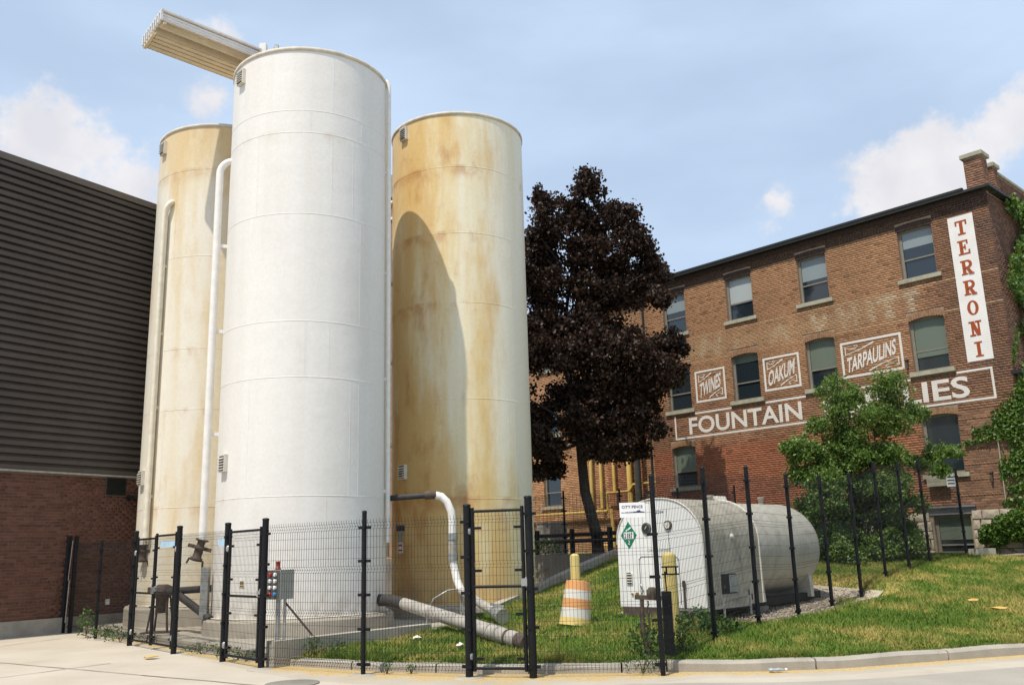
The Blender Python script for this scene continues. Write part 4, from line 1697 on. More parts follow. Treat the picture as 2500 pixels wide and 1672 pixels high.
# left silo: fill pipe with valve; white silo: fat pipe on its left flank; thin pipes between white and right silo
standpipe(sl_, SILO['l'], -33, 2.2, 10.85, .075, M['pipe_cream'], .12, (3.2, 5.4, 7.3, 9.1), side=1)
standpipe(sl_, SILO['l'], -37, 2.0, 4.0, .035, M['pipe_w'], .09, (3.0,))
pm = MB()
cm = SILO['m']
pts = [V(-6.66, 19.45, 2.05), V(-6.66, 19.45, 10.35)]
for t in np.linspace(.15, 1, 7):
    a = t * math.pi / 2
    pts.append(V(-6.66 + .28 * (1 - math.cos(a)), 19.45 + .02 * (1 - math.cos(a)), 10.35 + .30 * math.sin(a)))
pts.append(V(-5.95, 19.5, 10.66))
pm.tube(pts, .085, 14)
fp_ = pm.build('standpipe', M['pipe_w'], sm_)
for z in (4.3, 6.6, 8.6):
    mb = MB()
    mb.bar((-6.66, 19.47, z), (-6.3, 19.6, z), .05, .08)
    mb.build('pipe_bracket', M['pipe_w'], fp_)
standpipe(sm_, SILO['m'], 86, 1.9, 12.9, .05, M['pipe_w'], .08, (3.0, 5.5, 8.0, 10.5))
pw_ = standpipe(sr_, SILO['r'], -78, 1.6, 11.1, .055, M['pipe_cream'], .12, (4.4, 6.6, 8.8))
standpipe(sr_, SILO['r'], -84, 1.6, 11.12, .05, M['pipe_w'], .16, (4.4, 6.6, 8.8))
mb = MB()
mb.tube([sil(SILO['r'], -92, 11.0, .2), sil(SILO['r'], -86, 11.13, .16), sil(SILO['r'], -78, 11.15, .10)], .075, 10)
mb.build('pipe_elbow', M['pipe_w'], sr_)


def coupling(name, p, tilt, parent, s=1.0):
    """pipe end valve: flange, body, lever arms, open collar"""
    p = V(*p)
    d_ = unit(V(*tilt))
    mb = MB()
    x_ = unit(np.cross(d_, (0, 1, 0)))
    y_ = np.cross(d_, x_)
    mb.lathe(p, [(.10 * s, 0), (.13 * s, .0), (.13 * s, -.03 * s), (.08 * s, -.04 * s), (.075 * s, -.13 * s), (.12 * s, -.15 * s), (.12 * s, -.19 * s), (.085 * s, -.21 * s), (.09 * s, -.36 * s), (.12 * s, -.37 * s), (.12 * s, -.43 * s), (.05 * s, -.44 * s)], 14, axis=(x_, y_, d_))
    v = mb.build(name, M['rusty'], parent)
    mb = MB()
    q_ = p - d_ * .17 * s
    mb.bar(q_ - x_ * .24 * s, q_ + x_ * .24 * s, .05 * s, .07 * s)
    mb.build('lever_arm', M['rusty'], v)
    mb = MB()
    q_ = p - d_ * .4 * s
    mb.tube([q_ - x_ * .14 * s, q_ - x_ * .17 * s - d_ * .12 * s], .02 * s, 6)
    mb.tube([q_ + x_ * .14 * s, q_ + x_ * .17 * s - d_ * .12 * s], .02 * s, 6)
    mb.build('lever_arm', M['rusty'], v)
    return v


a_ = sil(SILO['l'], -37, 2.05, .09)
coupling('fill_coupling', a_, (0, 0, 1), sl_, .95)
coupling('fill_coupling', (-6.66, 19.45, 2.07), (.28, 0, 1), sm_, 1.05)
# hatch labels
for key, ang, z, w, h, m_ in (('m', -25, 1.18, .14, .19, 'yellow'),):
    par = {'m': sm_, 'r': sr_}[key]
    mb = MB()
    for i in range(1):
        p = sil(SILO[key], ang, z, .006)
        a = R(ang)
        mb.obox(p, V(math.cos(a), math.sin(a), 0) * w / 2, V(math.sin(a), -math.cos(a), 0) * .003, V(0, 0, h / 2))
    st_ = mb.build('sticker', M['white'], par)
    mb = MB()
    mb.obox(sil(SILO[key], ang, z, .0105), V(math.cos(a), math.sin(a), 0) * w * .35, V(math.sin(a), -math.cos(a), 0) * .0012, V(0, 0, h * .18))
    mb.obox(sil(SILO[key], ang, z - .065, .0105), V(math.cos(a), math.sin(a), 0) * w * .4, V(math.sin(a), -math.cos(a), 0) * .0012, V(0, 0, h * .1))
    mb.build('sticker_print', M['brass'], st_)
a = R(-54)
for z, w, h, m_ in ((2.27, .40, .13, 'navy'), (2.06, .28, .22, 'boxgrey'), (1.80, .26, .26, 'white'), (1.86, .2, .05, 'red'), (1.74, .2, .03, 'ink')):
    mb = MB()
    mb.obox(sil(SILO['r'], -54, z, .006 if m_ in ('navy', 'boxgrey', 'white') else .011), V(math.cos(a), math.sin(a), 0) * w / 2, V(math.sin(a), -math.cos(a), 0) * .003, V(0, 0, h / 2))
    mb.build('notice_plate', M[m_], sr_)

# hood on the white silo's roof, cantilevered towards the driveway
HD = unit(V(.70, .71, 0))             # along the hood, towards the silo
HW = unit(V(.62, -.78, 0)) * .82            # across, towards the camera side
HO = V(-9.07, 20.42, 14.28)           # far-left lower corner
HL, HB = 3.7, 1.78
hood = thing('rooftop_hood', (-5.6, 20.4, 12.95), 'ribbed tan and white metal hood jutting out from the top of the white silo', 'hood')
nst = 5
for i in range(4):
    u0 = .05 + i * .225
    mb = MB()
    mb.obox(HO + HD * (HL / 2) + HW * (u0 + .10) + V(0, 0, .02), HD * (HL / 2 - .08), HW * .082, V(0, 0, .034))
    mb.build('underside_panel', M['hoodpanel'], hood)
mb = MB()
mb.obox(HO + HD * (HL / 2) + HW * .49 + V(0, 0, .06), HD * (HL / 2 - .06), HW * .48, V(0, 0, .015))
mb.build('underside_backing', M['hoodgap'], hood)
mb = MB()
mb.obox(HO + HD * (HL / 2) + HW * 1.15 + V(0, 0, .20), HD * (HL / 2 - .05), HW * .18, V(0, 0, .012))
mb.build('channel', M['greypipe'], hood)
mb = MB()
mb.obox(HO + HD * (HL / 2) + HW * 1.34 + V(0, 0, .10), HD * (HL / 2 - .05), HW * .012, V(0, 0, .10))
mb.obox(HO + HD * (HL / 2) + HW * .965 + V(0, 0, .09), HD * (HL / 2 - .05), HW * .012, V(0, 0, .10))
mb.build('channel_side', M['hoodpanel'], hood)
mb = MB()
mb.obox(HO + HD * (HL / 2) + HW * 1.52 + V(0, 0, .20), HD * (HL / 2 - .05), HW * .16, V(0, 0, .012))
mb.build('soffit', M['hoodw'], hood)
for i in range(5):
    mb = MB()
    z_ = .07 + i * .036
    mb.obox(HO + HD * (HL / 2) + HW * (1.70 + .012 * (i % 2)) + V(0, 0, z_), HD * (HL / 2), HW * .018, V(0, 0, .0155))
    mb.build('side_strip', M['hoodw'], hood)
mb = MB()
mb.obox(HO + HD * (HL / 2) + HW * (HB / 2) + V(0, 0, .275), HD * (HL / 2 + .04), HW * (HB / 2 + .03), V(0, 0, .02))
mb.build('roof_sheet', M['hoodw'], hood)
for i in range(9):
    mb = MB()
    u0 = .02 + i * .215
    mb.obox(HO - HD * .02 + HW * min(u0, HB) + V(0, 0, .14), HD * .03, HW * .045, V(0, 0, .125))
    mb.build('end_corrugation', M['hoodw'], hood)
mb = MB()
mb.bar(HO + HW * -.0 + V(0, 0, -.0) + HD * .02, HO + HW * .95 + V(0, 0, 0) + HD * .02, .07, .09)
mb.bar(HO + HW * 1.0 + V(0, 0, .2) + HD * .1, HO + HW * 1.66 + V(0, 0, .02) + HD * .1, .06)
mb.build('end_trim', M['hoodpanel'], hood)
mb = MB()
mb.obox(HO + HD * (HL / 2) + HW * -.012 + V(0, 0, .13), HD * (HL / 2), HW * .01, V(0, 0, .125))
mb.obox(HO + HD * (HL - .01) + HW * (HB / 2) + V(0, 0, .13), HD * .01, HW * (HB / 2), V(0, 0, .12))
mb.build('rear_sheet', M['hoodw'], hood)
for x_, y_ in ((-6.05, 21.15), (-5.45, 21.55), (-5.75, 20.55), (-5.1, 21.05)):
    mb = MB()
    mb.bar((x_, y_, 12.86), (x_, y_, 14.30), .09)
    mb.build('support_leg', M['galv'], hood)
for a, b in (((-6.05, 21.15), (-5.75, 20.55)), ((-5.45, 21.55), (-5.1, 21.05))):
    mb = MB()
    mb.bar(V(*a, 14.24) + (V(*a, 0) - V(*b, 0)) * .5, V(*b, 14.24), .10)
    mb.build('cross_beam', M['galv'], hood)
mb = MB()
mb.lathe((-6.0, 20.55, 12.88), [(.15, 0), (.17, .1), (.17, .75), (.1, .85), (.1, 1.2)], 14)
mb.build('motor', M['orange_red'], hood)
mb = MB()
mb.lathe((-5.45, 20.75, 12.88), [(.28, 0), (.28, 1.0), (.2, 1.25)], 14)
mb.build('filter_drum', M['rusty'], hood)
mb = MB()
q_ = HO + HD * 2.6 + HW * 1.62
mb.box(q_[0] + .05, q_[0] + .22, q_[1] - .1, q_[1] + .1, 14.5, 14.74)
mb.build('vent_stack', M['hoodw'], hood)

# ------------------------------------------------------------------ pipework at the silo feet
bp = thing('discharge_pipe', (-.9, 16.2, .2), 'long dirty grey discharge pipe sloping down on to the grass', 'pipe')
mb = MB()
A_, B_ = V(-2.36, 19.15, .66), V(-.02, 14.55, .30)
mb.tube([A_, B_], [.118, .122], 16)
mb.build('pipe_barrel', M['greypipe'], bp)
mb = MB()
mb.tube([V(-3.0, 19.75, .72), V(-2.7, 19.5, .72), A_ + unit(B_ - A_) * -.02], .124, 14)
mb.build('pipe_sleeve', M['darkpipe'], bp)
for t in (.8, .86, .93):
    mb = MB()
    q_ = A_ + (B_ - A_) * t
    mb.tube([q_, q_ + unit(B_ - A_) * .05], .134, 16)
    mb.build('pipe_clamp', M['rusty'] if t > .9 else M['greypipe'], bp)
mb = MB()
mb.tube([B_, B_ + unit(B_ - A_) * .28], [.132, .122], 16)
mb.build('open_end', M['rusty'], bp)
mb = MB()
q_ = A_ + (B_ - A_) * .62
mb.bar((q_[0], q_[1], gzz(q_[0], q_[1]) - .03), (q_[0], q_[1], q_[2] - .1), .07)
q_ = A_ + (B_ - A_) * .9
mb.bar((q_[0], q_[1], gzz(q_[0], q_[1]) - .03), (q_[0], q_[1], q_[2] - .1), .07)
mb.build('pipe_prop', M['wood'], bp)

fh = thing('fill_hose', (-1.2, 19.6, .14), 'white curved fill hose hanging in front of the rusty silo', 'hose')
mb = MB()
mb.tube([V(-3.15, 20.6, 2.86), V(-2.55, 20.0, 2.86), V(-1.93, 19.95, 2.885)], .065, 12)
mb.build('steel_pipe', M['darkpipe'], fh)
mb = MB()
mb.tube([V(-2.0, 19.95, 2.885), V(-1.75, 19.95, 2.89)], .092, 12)
mb.build('clamp', M['rusty'], fh)
mb = MB()
mb.tube([V(-1.8, 19.95, 2.89), V(-1.64, 19.95, 2.85), V(-1.52, 19.95, 2.73), V(-1.43, 19.95, 2.52), V(-1.41, 19.95, 2.3), V(-1.41, 19.95, 1.95), V(-1.40, 19.95, 1.45), V(-1.33, 19.9, 1.1), V(-1.22, 19.75, .84)], .085, 14)
mb.build('hose_body', M['pipe_w'], fh)
for z_ in (2.06, 1.63):
    mb = MB()
    mb.tube([V(-1.41, 19.95, z_), V(-1.405, 19.95, z_ - .14)], .112, 14)
    mb.build('clamp', M['galv'], fh)
mb = MB()
mb.tube([V(-1.41, 19.95, 1.92), V(-1.405, 19.95, 1.63)], .094, 14)
mb.build('sight_tube', M['greypipe'], fh)
mb = MB()
mb.tube([V(-1.25, 19.8, .86), V(-.42, 17.75, .50)], [.085, .09], 12)
mb.build('lower_pipe', M['greypipe'], fh)
mb = MB()
mb.tube([V(-.50, 17.95, .54), V(-.42, 17.75, .50), V(-.32, 17.5, .46)], [.09, .13, .14], 12)
mb.bar(V(-.55, 17.8, .68), V(-.3, 17.75, .62), .05)
mb.build('end_coupling', M['galv'], fh)
mb = MB()
mb.tube([V(-1.95, 19.6, .15), V(-1.93, 19.6, .45), V(-1.8, 19.6, .72), V(-1.5, 19.6, .88), V(-1.25, 19.75, .9)], .018, 6)
mb.build('support_hoop', M['galv'], fh)
mb = MB()
mb.bar(V(-1.22, 19.75, .14), V(-1.22, 19.75, .8), .06)
mb.build('prop', M['galv'], fh)

# rotary valve and dark pipes between the left and the white silo
rv = thing('rotary_valve', (-7.2, 20.6, .14), 'rusty blower valve with dark pipes between the cream and white silos', 'valve')
mb = MB()
mb.tube([V(-7.85, 20.45, .99), V(-6.45, 19.57, 1.06)], .075, 12)
mb.build('cross_pipe', M['darkpipe'], rv)
mb = MB()
mb.tube([V(-7.35, 20.05, .95), V(-6.6, 19.4, .60), V(-6.3, 19.1, .46)], .08, 12)
mb.build('sloping_pipe', M['darkpipe'], rv)
mb = MB()
mb.lathe((-7.80, 20.4, .55), [(.10, 0), (.13, .03), (.13, .30), (.2, .36), (.2, .55), (.10, .6)], 14)
mb.bar((-8.1, 20.4, 1.03), (-7.5, 20.4, 1.03), .17, .14)
mb.build('valve_body', M['rusty'], rv)
for dx, dy in ((-.25, -.15), (.2, -.15), (-.2, .15), (.22, .15)):
    mb = MB()
    mb.bar((-7.80 + dx, 20.4 + dy, .13), (-7.80 + dx * .6, 20.4 + dy * .6, .95), .035)
    mb.build('stand_leg', M['rusty'], rv)
mb = MB()
mb.box(-8.15, -7.45, 20.15, 20.65, .135, .165)
mb.build('stand_plate', M['rusty'], rv)
# square steel column between the silos
mb = MB()
mb.box(-6.56, -6.41, 19.17, 19.32, .47, 1.5)
mb.build('post', M['galv'], sm_)
# tall pale cabinet behind the cream silo
cab = thing('metal_cabinet', (-10.3, 25.1, .3), 'tall pale metal cabinet in the gap beside the cream silo', 'cabinet')
mb = MB()
mb.box(-10.57, -9.9, 25.0, 25.5, .5, 3.0)
mb.build('body', M['silo_l'], cab)
mb = MB()
mb.box(-10.6, -9.87, 24.97, 25.53, .12, .5)
mb.build('base', M['rusty'], cab)
mb = MB()
mb.box(-10.15, -10.12, 24.97, 24.99, 1.4, 1.7)
mb.build('handle', M['galv'], cab)

# control box on its stand
cb = thing('control_box', (-4.2, 16.4, .14), 'grey push button control box with a red beacon behind the fence', 'control box')
cx, cy = -4.22, 16.45
cu_ = unit(V(.86, -.5, 0))      # along the grey side
cv_ = unit(V(-.5, -.86, 0))     # the face with buttons
mb = MB()
mb.obox((cx, cy, 1.19), cu_ * .17, cv_ * .17, V(0, 0, .25))
mb.build('housing', M['boxgrey'], cb)
mb = MB()
mb.obox(V(cx, cy, 1.19) + cv_ * .174, cu_ * .155, cv_ * .004, V(0, 0, .235))
mb.build('face_plate', M['boxdark'], cb)
for i, (z_, m_) in enumerate(((1.36, 'white'), (1.25, 'white'), (1.14, 'white'), (1.03, 'blue'))):
    for j, u in enumerate((-.06, .06)):
        mb = MB()
        q_ = V(cx, cy, z_) + cv_ * .178 + cu_ * u
        mb.lathe(q_, [(.035, 0), (.035, .03), (.02, .036)], 10, axis=(cu_, V(0, 0, 1), cv_))
        mb.build('button', M['red'] if (i == 0 and j == 0) or (i == 3 and j == 0) else M[m_], cb)
mb = MB()
mb.lathe(V(cx, cy, 1.44) - cu_ * .06, [(.05, 0), (.05, .03), (.036, .035), (.04, .12), (.045, .125), (.045, .145), (.01, .15)], 12)
mb.build('beacon', M['beacon'], cb)
for u in (-.03, .13):
    mb = MB()
    q_ = V(cx, cy, 0) + cu_ * u
    mb.bar((q_[0], q_[1], .14), (q_[0], q_[1], .95), .07 if u < 0 else .045)
    mb.build('stand_post', M['galv'], cb)
mb = MB()
mb.bar(V(cx, cy, .88) + cu_ * .14, V(cx + .72, cy + .05, .15), .035)
mb.build('brace', M['rusty'], cb)

# ------------------------------------------------------------------ horizontal gas tank
tank = thing('gas_tank', (3.9, 18.0, .5), 'long white horizontal gas tank with a dome topped valve housing', 'tank')
TA, TP, TU = V(.707, .707, 0), V(.707, -.707, 0), V(0, 0, 1)
TO = V(2.535, 16.65, 0)


def tp(t, u, z):
    return TO + TA * t + TP * u + V(0, 0, z)


mb = MB()
prof = [(.895, .25), (.895, 4.2), (.86, 4.37), (.75, 4.53), (.53, 4.67), (.27, 4.74), (.01, 4.75)]
mb.lathe(tp(0, 0, 1.56), prof, 64, axis=(TP, TU, TA), cap=False)
mb.build('shell', M['tankw'], tank)
# housing: flat bottom, straight sides, arched top
hp = []
zb, zs, zt = .60, 1.70, 2.50
hw = .94
hp.append((-hw, zb))
hp.append((hw, zb))
for t in np.linspace(0, math.pi, 25):
    hp.append((hw * math.copysign(abs(math.cos(t)) ** .92, math.cos(t)), zs + (zt - zs) * math.sin(t) ** .92))
pts0 = [tp(0, u, z) for u, z in hp]
mb = MB()
k = len(hp)
L1 = 1.83
vs = pts0 + [tp(L1, u, z) for u, z in hp]
mb.add(vs, [(i, (i + 1) % k, k + (i + 1) % k, k + i) for i in range(k)])
mb.add([tp(L1, u, z) for u, z in hp], [tuple(range(k))[::-1]])
mb.build('housing', M['tankhousing'], tank)
mb = MB()
mb.prism([tp(-.006, u * .998, z) for u, z in hp], TA * .005)
mb.build('housing_front', M['tankfront'], tank)
mb = MB()
rim = [tp(-.012, u * 1.006, z + .004) for u, z in hp[1:]]
mb.tube(rim, .014, 6)
mb.build('housing_trim', M['vent'], tank)
mb = MB()
mb.tube([tp(L1, u * 1.01, z + .004) for u, z in hp[1:]], .02, 6)
mb.build('housing_trim', M['vent'], tank)
# front details
mb = MB()
mb.tube([tp(-.008, -.45, .66), tp(-.008, -.45, 1.43), tp(-.008, -.40, 1.48), tp(-.008, .35, 1.48), tp(-.008, .42, 1.42), tp(-.008, .42, .66)], .007, 5)
mb.build('door_seam', M['boxdark'], tank)
mb = MB()
mb.tube([tp(-.02, -.46, 1.0), tp(-.05, -.38, .95), tp(-.05, -.38, .86), tp(-.03, -.44, .80)], .012, 6)
mb.build('door_handle', M['galv'], tank)


def dial(u, z, r):
    mb = MB()
    mb.lathe(tp(0, u, z), [(r, 0), (r, .03), (r * .86, .04)], 20, axis=(TP, TU, -TA))
    d_ = mb.build('gauge', M['boxdark'], tank)
    mb = MB()
    mb.lathe(tp(-.041, u, z), [(r * .7, 0), (r * .7, .004)], 20, axis=(TP, TU, -TA))
    mb.build('gauge_face', M['ventdark'] if r > .1 else M['vent'], d_)
    mb = MB()
    mb.tube([tp(-.05, u - r * .1, z - r * .1), tp(-.05, u + r * .3, z + r * .4)], .007, 4)
    mb.build('gauge_needle', M['white'], d_)


dial(-.24, 1.98, .105)
dial(.24, 2.02, .085)
mb = MB()
for i in range(24):
    zz = 2.28 - i * .034
    if abs(zz - 2.02) < .1:
        continue
    mb.obox(tp(-.006, .22 + .0012 * i, zz), TP * .006, TA * .003, TU * .011)
mb.build('rivet_line', M['boxdark'], tank)
# green placard with number
pc = tp(-.008, -.66, 1.87)
mb = MB()
mb.prism([pc + TP * x + TU * y for x, y in ((0, -.245), (.185, 0), (0, .245), (-.185, 0))], -TA * .004)
pl = mb.build('hazard_placard', M['green'], tank)
mb = MB()
mb.obox(pc - TA * .0065 + TU * -.005, TP * .115, TA * .002, TU * .062)
mb.build('placard_panel', M['white'], pl)
put_text('placard_number', '2187', M['ink'], pl, pc - TA * .0095 - TP * .095 - TU * .048, TP, TU, -TA, .19, .088, .01)
put_text('placard_class', '2', M['white'], pl, pc - TA * .0055 - TP * .022 - TU * .165, TP, TU, -TA, .045, .075, .01)
mb = MB()
mb.prism([pc - TA * .0055 + TP * x + TU * y for x, y in ((-.07, .085), (-.05, .07), (.07, .13), (.05, .15))], -TA * .002)
mb.build('placard_symbol', M['white'], pl)
put_text('stencilled_number', '2204', M['ink'], tank, tp(-.006, -.02, 2.235), TP, TU, -TA, .17, .045, .0)
put_text('stencilled_text', 'CARBON DIOXIDE', M['boxgrey'], tank, tp(-.006, -.25, 1.56), TP, TU, -TA, .5, .06, .0)
mb = MB()
for i in range(4):
    mb.obox(tp(-.02, -.69, 1.03 + i * .047), TP * .065, TA * .02, TU * .010)
v_ = mb.build('front_grille', M['vent'], tank)
mb = MB()
mb.obox(tp(-.004, -.71, 1.10), TP * .05, TA * .004, TU * .10)
mb.build('grille_opening', M['ventdark'], v_)
for u, r_ in ((-.64, .02), (-.53, .035)):
    mb = MB()
    mb.lathe(tp(0, u, .82), [(r_, 0), (r_, .03)], 10, axis=(TP, TU, -TA))
    mb.build('pipe_stub', M['brass'], tank)
mb = MB()
mb.tube([tp(-.05, .52, .5), tp(-.05, .52, .95)], .018, 6)
mb.tube([tp(-.05, .52, .95), tp(-.05, .52, 1.06)], .03, 6)
mb.build('valve_rod', M['rusty'], tank)
# side opening with tread
mb = MB()
mb.obox(tp(.72, hw + .002, .98), TA * .24, TP * .006, TU * .17)
so = mb.build('side_hatch', M['ventdark'], tank)
mb = MB()
mb.obox(tp(.84, hw + .010, .98), TA * .11, TP * .006, TU * .15)
mb.build('hatch_cover', M['galv'], so)
mb = MB()
mb.obox(tp(.56, hw + .010, .93), TA * .022, TP * .004, TU * .022)
mb.build('hatch_valve', M['beacon'], so)
mb = MB()
for t, z in ((.35, .74), (.35, .60)):
    mb.bar(tp(t - .05, hw + .12, z), tp(t + .85, hw + .12, z), .035)
for t in (.32, 1.18):
    mb.bar(tp(t, hw + .12, .44), tp(t, hw + .12, .76), .035)
mb.bar(tp(.3, hw + .12, .60), tp(-.9, hw - .1, .56), .03)
mb.bar(tp(-.05, hw - .6, .57), tp(-.05, hw + .12, .57), .03)
mb.build('step_frame', M['galv'], tank)
for t, u in ((1.35, hw), (1.45, hw)):
    mb = MB()
    mb.obox(tp(t, u + .004, .80 - (t - 1.35) * .8), TA * .016, TP * .004, TU * .05)
    mb.build('side_slot', M['ventdark'], tank)
mb = MB()
mb.lathe(tp(.95, hw * .93, 1.78), [(.07, 0), (.07, .06), (.03, .1)], 10, axis=(TA, TU, TP))
mb.build('side_fitting', M['tankw'], tank)
for t in (1.62, 3.5):
    mb = MB()
    mb.lathe(tp(t, .1, 2.40), [(.05, 0), (.05, .14), (.07, .15), (.07, .19)], 10)
    mb.build('top_fitting', M['tankw'], tank)
mb = MB()
for i in range(5):
    mb.lathe(tp(1.75 + i * .09, .12, 2.42), [(.035, 0), (.035, .10 + .04 * (i % 2)), (.02, .16)], 8)
mb.build('top_valves', M['vent'], tank)
# skid, saddles
mb = MB()
for u in (-.6, .6):
    mb.bar(tp(-.0, u, .535), tp(4.6, u, .60), .12, .14)
mb.build('skid_beam', M['gutter'], tank)
mb = MB()
mb.obox(tp(.25, -.05, .52), TA * .3, TP * .80, TU * .075)
mb.build('skid_front', M['rusty'], tank)
for t in (2.2, 4.1):
    mb = MB()
    mb.prism([tp(t - .06, u, z) for u, z in ((-.75, .58), (.75, .58), (.72, 1.12), (.5, .88), (0, .72), (-.5, .88), (-.72, 1.12))], TA * .12)
    mb.build('saddle', M['vent'], tank)
mb = MB()
for t, u in ((.3, -.6), (.3, .6), (4.4, -.6), (4.4, .6), (2.3, .6), (2.3, -.6)):
    q_ = tp(t, u, 0)
    mb.box(q_[0] - .12, q_[0] + .12, q_[1] - .12, q_[1] + .12, gzz(q_[0], q_[1]) - .05, .47 + t * .014)
mb.build('skid_feet', M['conc'], tank)

# ------------------------------------------------------------------ bollards and traffic barrel
def bollard(x, y, h, r, label, lean=0.):
    z = gzz(x, y)
    mb = MB()
    mb.lathe((x, y, z - .05), [(r, 0), (r, h), (r * .94, h + .03), (r * .6, h + .06), (.01, h + .07)], 20, cap=False)
    o = mb.build('bollard', M['yellow'])
    tag(o, label, 'bollard', 'yellow steel bollards on the grass')
    return o


bollard(1.02, 16.75, 1.22, .088, 'yellow bollard rising out of the orange and white traffic barrel')
bollard(2.50, 15.40, 1.20, .115, 'yellow bollard in front of the white tank')
br = thing('traffic_barrel', (.98, 16.55, gzz(.98, 16.55)), 'orange and white striped traffic barrel leaning around a yellow bollard', 'traffic barrel')
bz = gzz(.98, 16.55)
Bu = unit(V(.13, .07, 1))
Bx = unit(np.cross(V(0, 1, 0), Bu))
By = np.cross(Bu, Bx)
bo = V(.965, 16.62, bz + .02)
seg = [(.0, .13, .285, .268, 'barrelbase'), (.13, .29, .268, .257, 'barrelw'), (.29, .45, .257, .246, 'orange'), (.45, .60, .246, .235, 'barrelw'), (.60, .75, .235, .214, 'orange')]
for z0, z1, r0, r1, m_ in seg:
    mb = MB()
    mb.lathe(bo, [(r0, z0), (r0 * .5 + r1 * .5, (z0 + z1) / 2), (r1, z1)], 28, axis=(Bx, By, Bu), cap=False)
    mb.build('stripe' if m_ != 'barrelbase' else 'base', M[m_], br)
mb = MB()
mb.lathe(bo, [(.212, .735), (.212, .755), (.11, .765), (.108, .73)], 28, axis=(Bx, By, Bu), cap=False)
mb.build('top_lip', M['orange'], br)

# ------------------------------------------------------------------ fences and gates
def post_mesh(h, r, name='post'):
    mb = MB()
    mb.tube([(0, 0, -.08), (0, 0, h)], r, 12)
    mb.lathe((0, 0, h), [(r * 1.08, -.02), (r * 1.08, .004), (r * .7, .014), (.004, .018)], 12, cap=False)
    return mb.mesh(name, M['black'])


PM = {}


def add_post(parent, x, y, z, h, r=.034, br_dirs=(), nbr=5):
    key = (round(h, 2), r)
    if key not in PM:
        PM[key] = post_mesh(h, r)
    p = link('post', PM[key], parent, (x, y, z))
    for d_ in br_dirs:
        d_ = unit(V(*d_, 0) if len(d_) == 2 else V(*d_))
        bk = ('br', r)
        if bk not in PM:
            mb = MB()
            mb.box(-.02, .10, -.022, .022, -.02, .02)
            mb.box(-r - .006, .0, -r - .008, r + .008, -.018, .018)
            PM[bk] = mb.mesh('bracket', M['black'])
        for i in range(nbr):
            zz = .15 + (h - .38) * i / (nbr - 1)
            o = bpy.data.objects.new('bracket', PM[bk])
            COL.objects.link(o)
            o.parent = p
            o.location = (0, 0, zz)
            o.rotation_euler = (0, 0, math.atan2(d_[1], d_[0]))
    return p


def wire_panel(parent, A, B, za, zb, h, pitch=.05, w=.0038, name='mesh_panel', folds=(.03, .36, .66, .955)):
    """welded wire panel with V folds between plan points A and B; base heights za, zb"""
    A, B = V(*A, 0), V(*B, 0)
    d_ = B - A
    L = np.linalg.norm(d_)
    u = d_ / L
    nn = V(-u[1], u[0], 0)
    n = max(2, int(L / pitch))
    # vertical profile (height fraction -> offset)
    zs = [0.]
    os_ = [0.]
    for f in folds:
        for dz, o_ in ((-.045, 0.), (0., .035), (.045, 0.)):
            zs.append(f * h + dz)
            os_.append(o_)
    zs.append(h)
    os_.append(0.)
    zs, os_ = np.array(zs), np.array(os_)
    okk = np.concatenate([[True], np.diff(zs) > .004])
    zs, os_ = zs[okk], os_[okk]
    verts, faces = [], []
    cnt = 0
    m = len(zs)
    t = (np.arange(n + 1) / n)[:, None]
    base = A[None] + d_[None] * t
    bz = za + (zb - za) * t[:, 0]
    # square section wires
    sec = [(-1, -1), (1, -1), (1, 1), (-1, 1)]
    P = base[:, None, :] + nn[None, None, :] * os_[None, :, None]
    P[:, :, 2] += bz[:, None] + zs[None, :]
    for sx, sy in sec:
        verts.append(P + (u * sx + nn * sy)[None, None, :] * w / 2)
    Vv = np.stack(verts, 2)                       # (n+1, m, 4, 3)
    id_ = np.arange((n + 1) * m * 4).reshape(n + 1, m, 4)
    for k in range(4):
        k2 = (k + 1) % 4
        faces.append(np.stack([id_[:, :-1, k], id_[:, :-1, k2], id_[:, 1:, k2], id_[:, 1:, k]], -1).reshape(-1, 4))
    Vv = Vv.reshape(-1, 3)
    # horizontal wires
    hz = []
    for f in folds:
        hz += [(f * h - .045, 0), (f * h, .035), (f * h + .045, 0)]
    fz = sorted(folds)
    for a, b in zip(fz[:-1], fz[1:]):
        hz += [((a + (b - a) * .5) * h, 0)]
    hz += [((fz[0] + (fz[1] - fz[0]) * .25) * h, 0), ((fz[0] + (fz[1] - fz[0]) * .75) * h, 0), ((fz[1] + (fz[2] - fz[1]) * .25) * h, 0), ((fz[1] + (fz[2] - fz[1]) * .75) * h, 0), ((fz[2] + (fz[3] - fz[2]) * .25) * h, 0), ((fz[2] + (fz[3] - fz[2]) * .75) * h, 0)]
    vh, fh_ = [], []
    o0 = len(Vv)
    for z, of in hz:
        for (pt, zz) in ((A, za), (B, zb)):
            for sx, sy in sec:
                vh.append(pt + nn * (of + sx * w / 2 + (w if True else 0)) + V(0, 0, zz + z + sy * w / 2))
        b_ = o0 + len(vh) - 8
        for k in range(4):
            k2 = (k + 1) % 4
            fh_.append((b_ + k, b_ + k2, b_ + 4 + k2, b_ + 4 + k))
    Vv = np.concatenate([Vv, np.array(vh)])
    faces.append(np.array(fh_))
    me = arr_mesh(name, Vv, np.concatenate(faces), M['wire'])
    o = link(name, me, parent)
    o['kind'] = 'stuff'
    return o


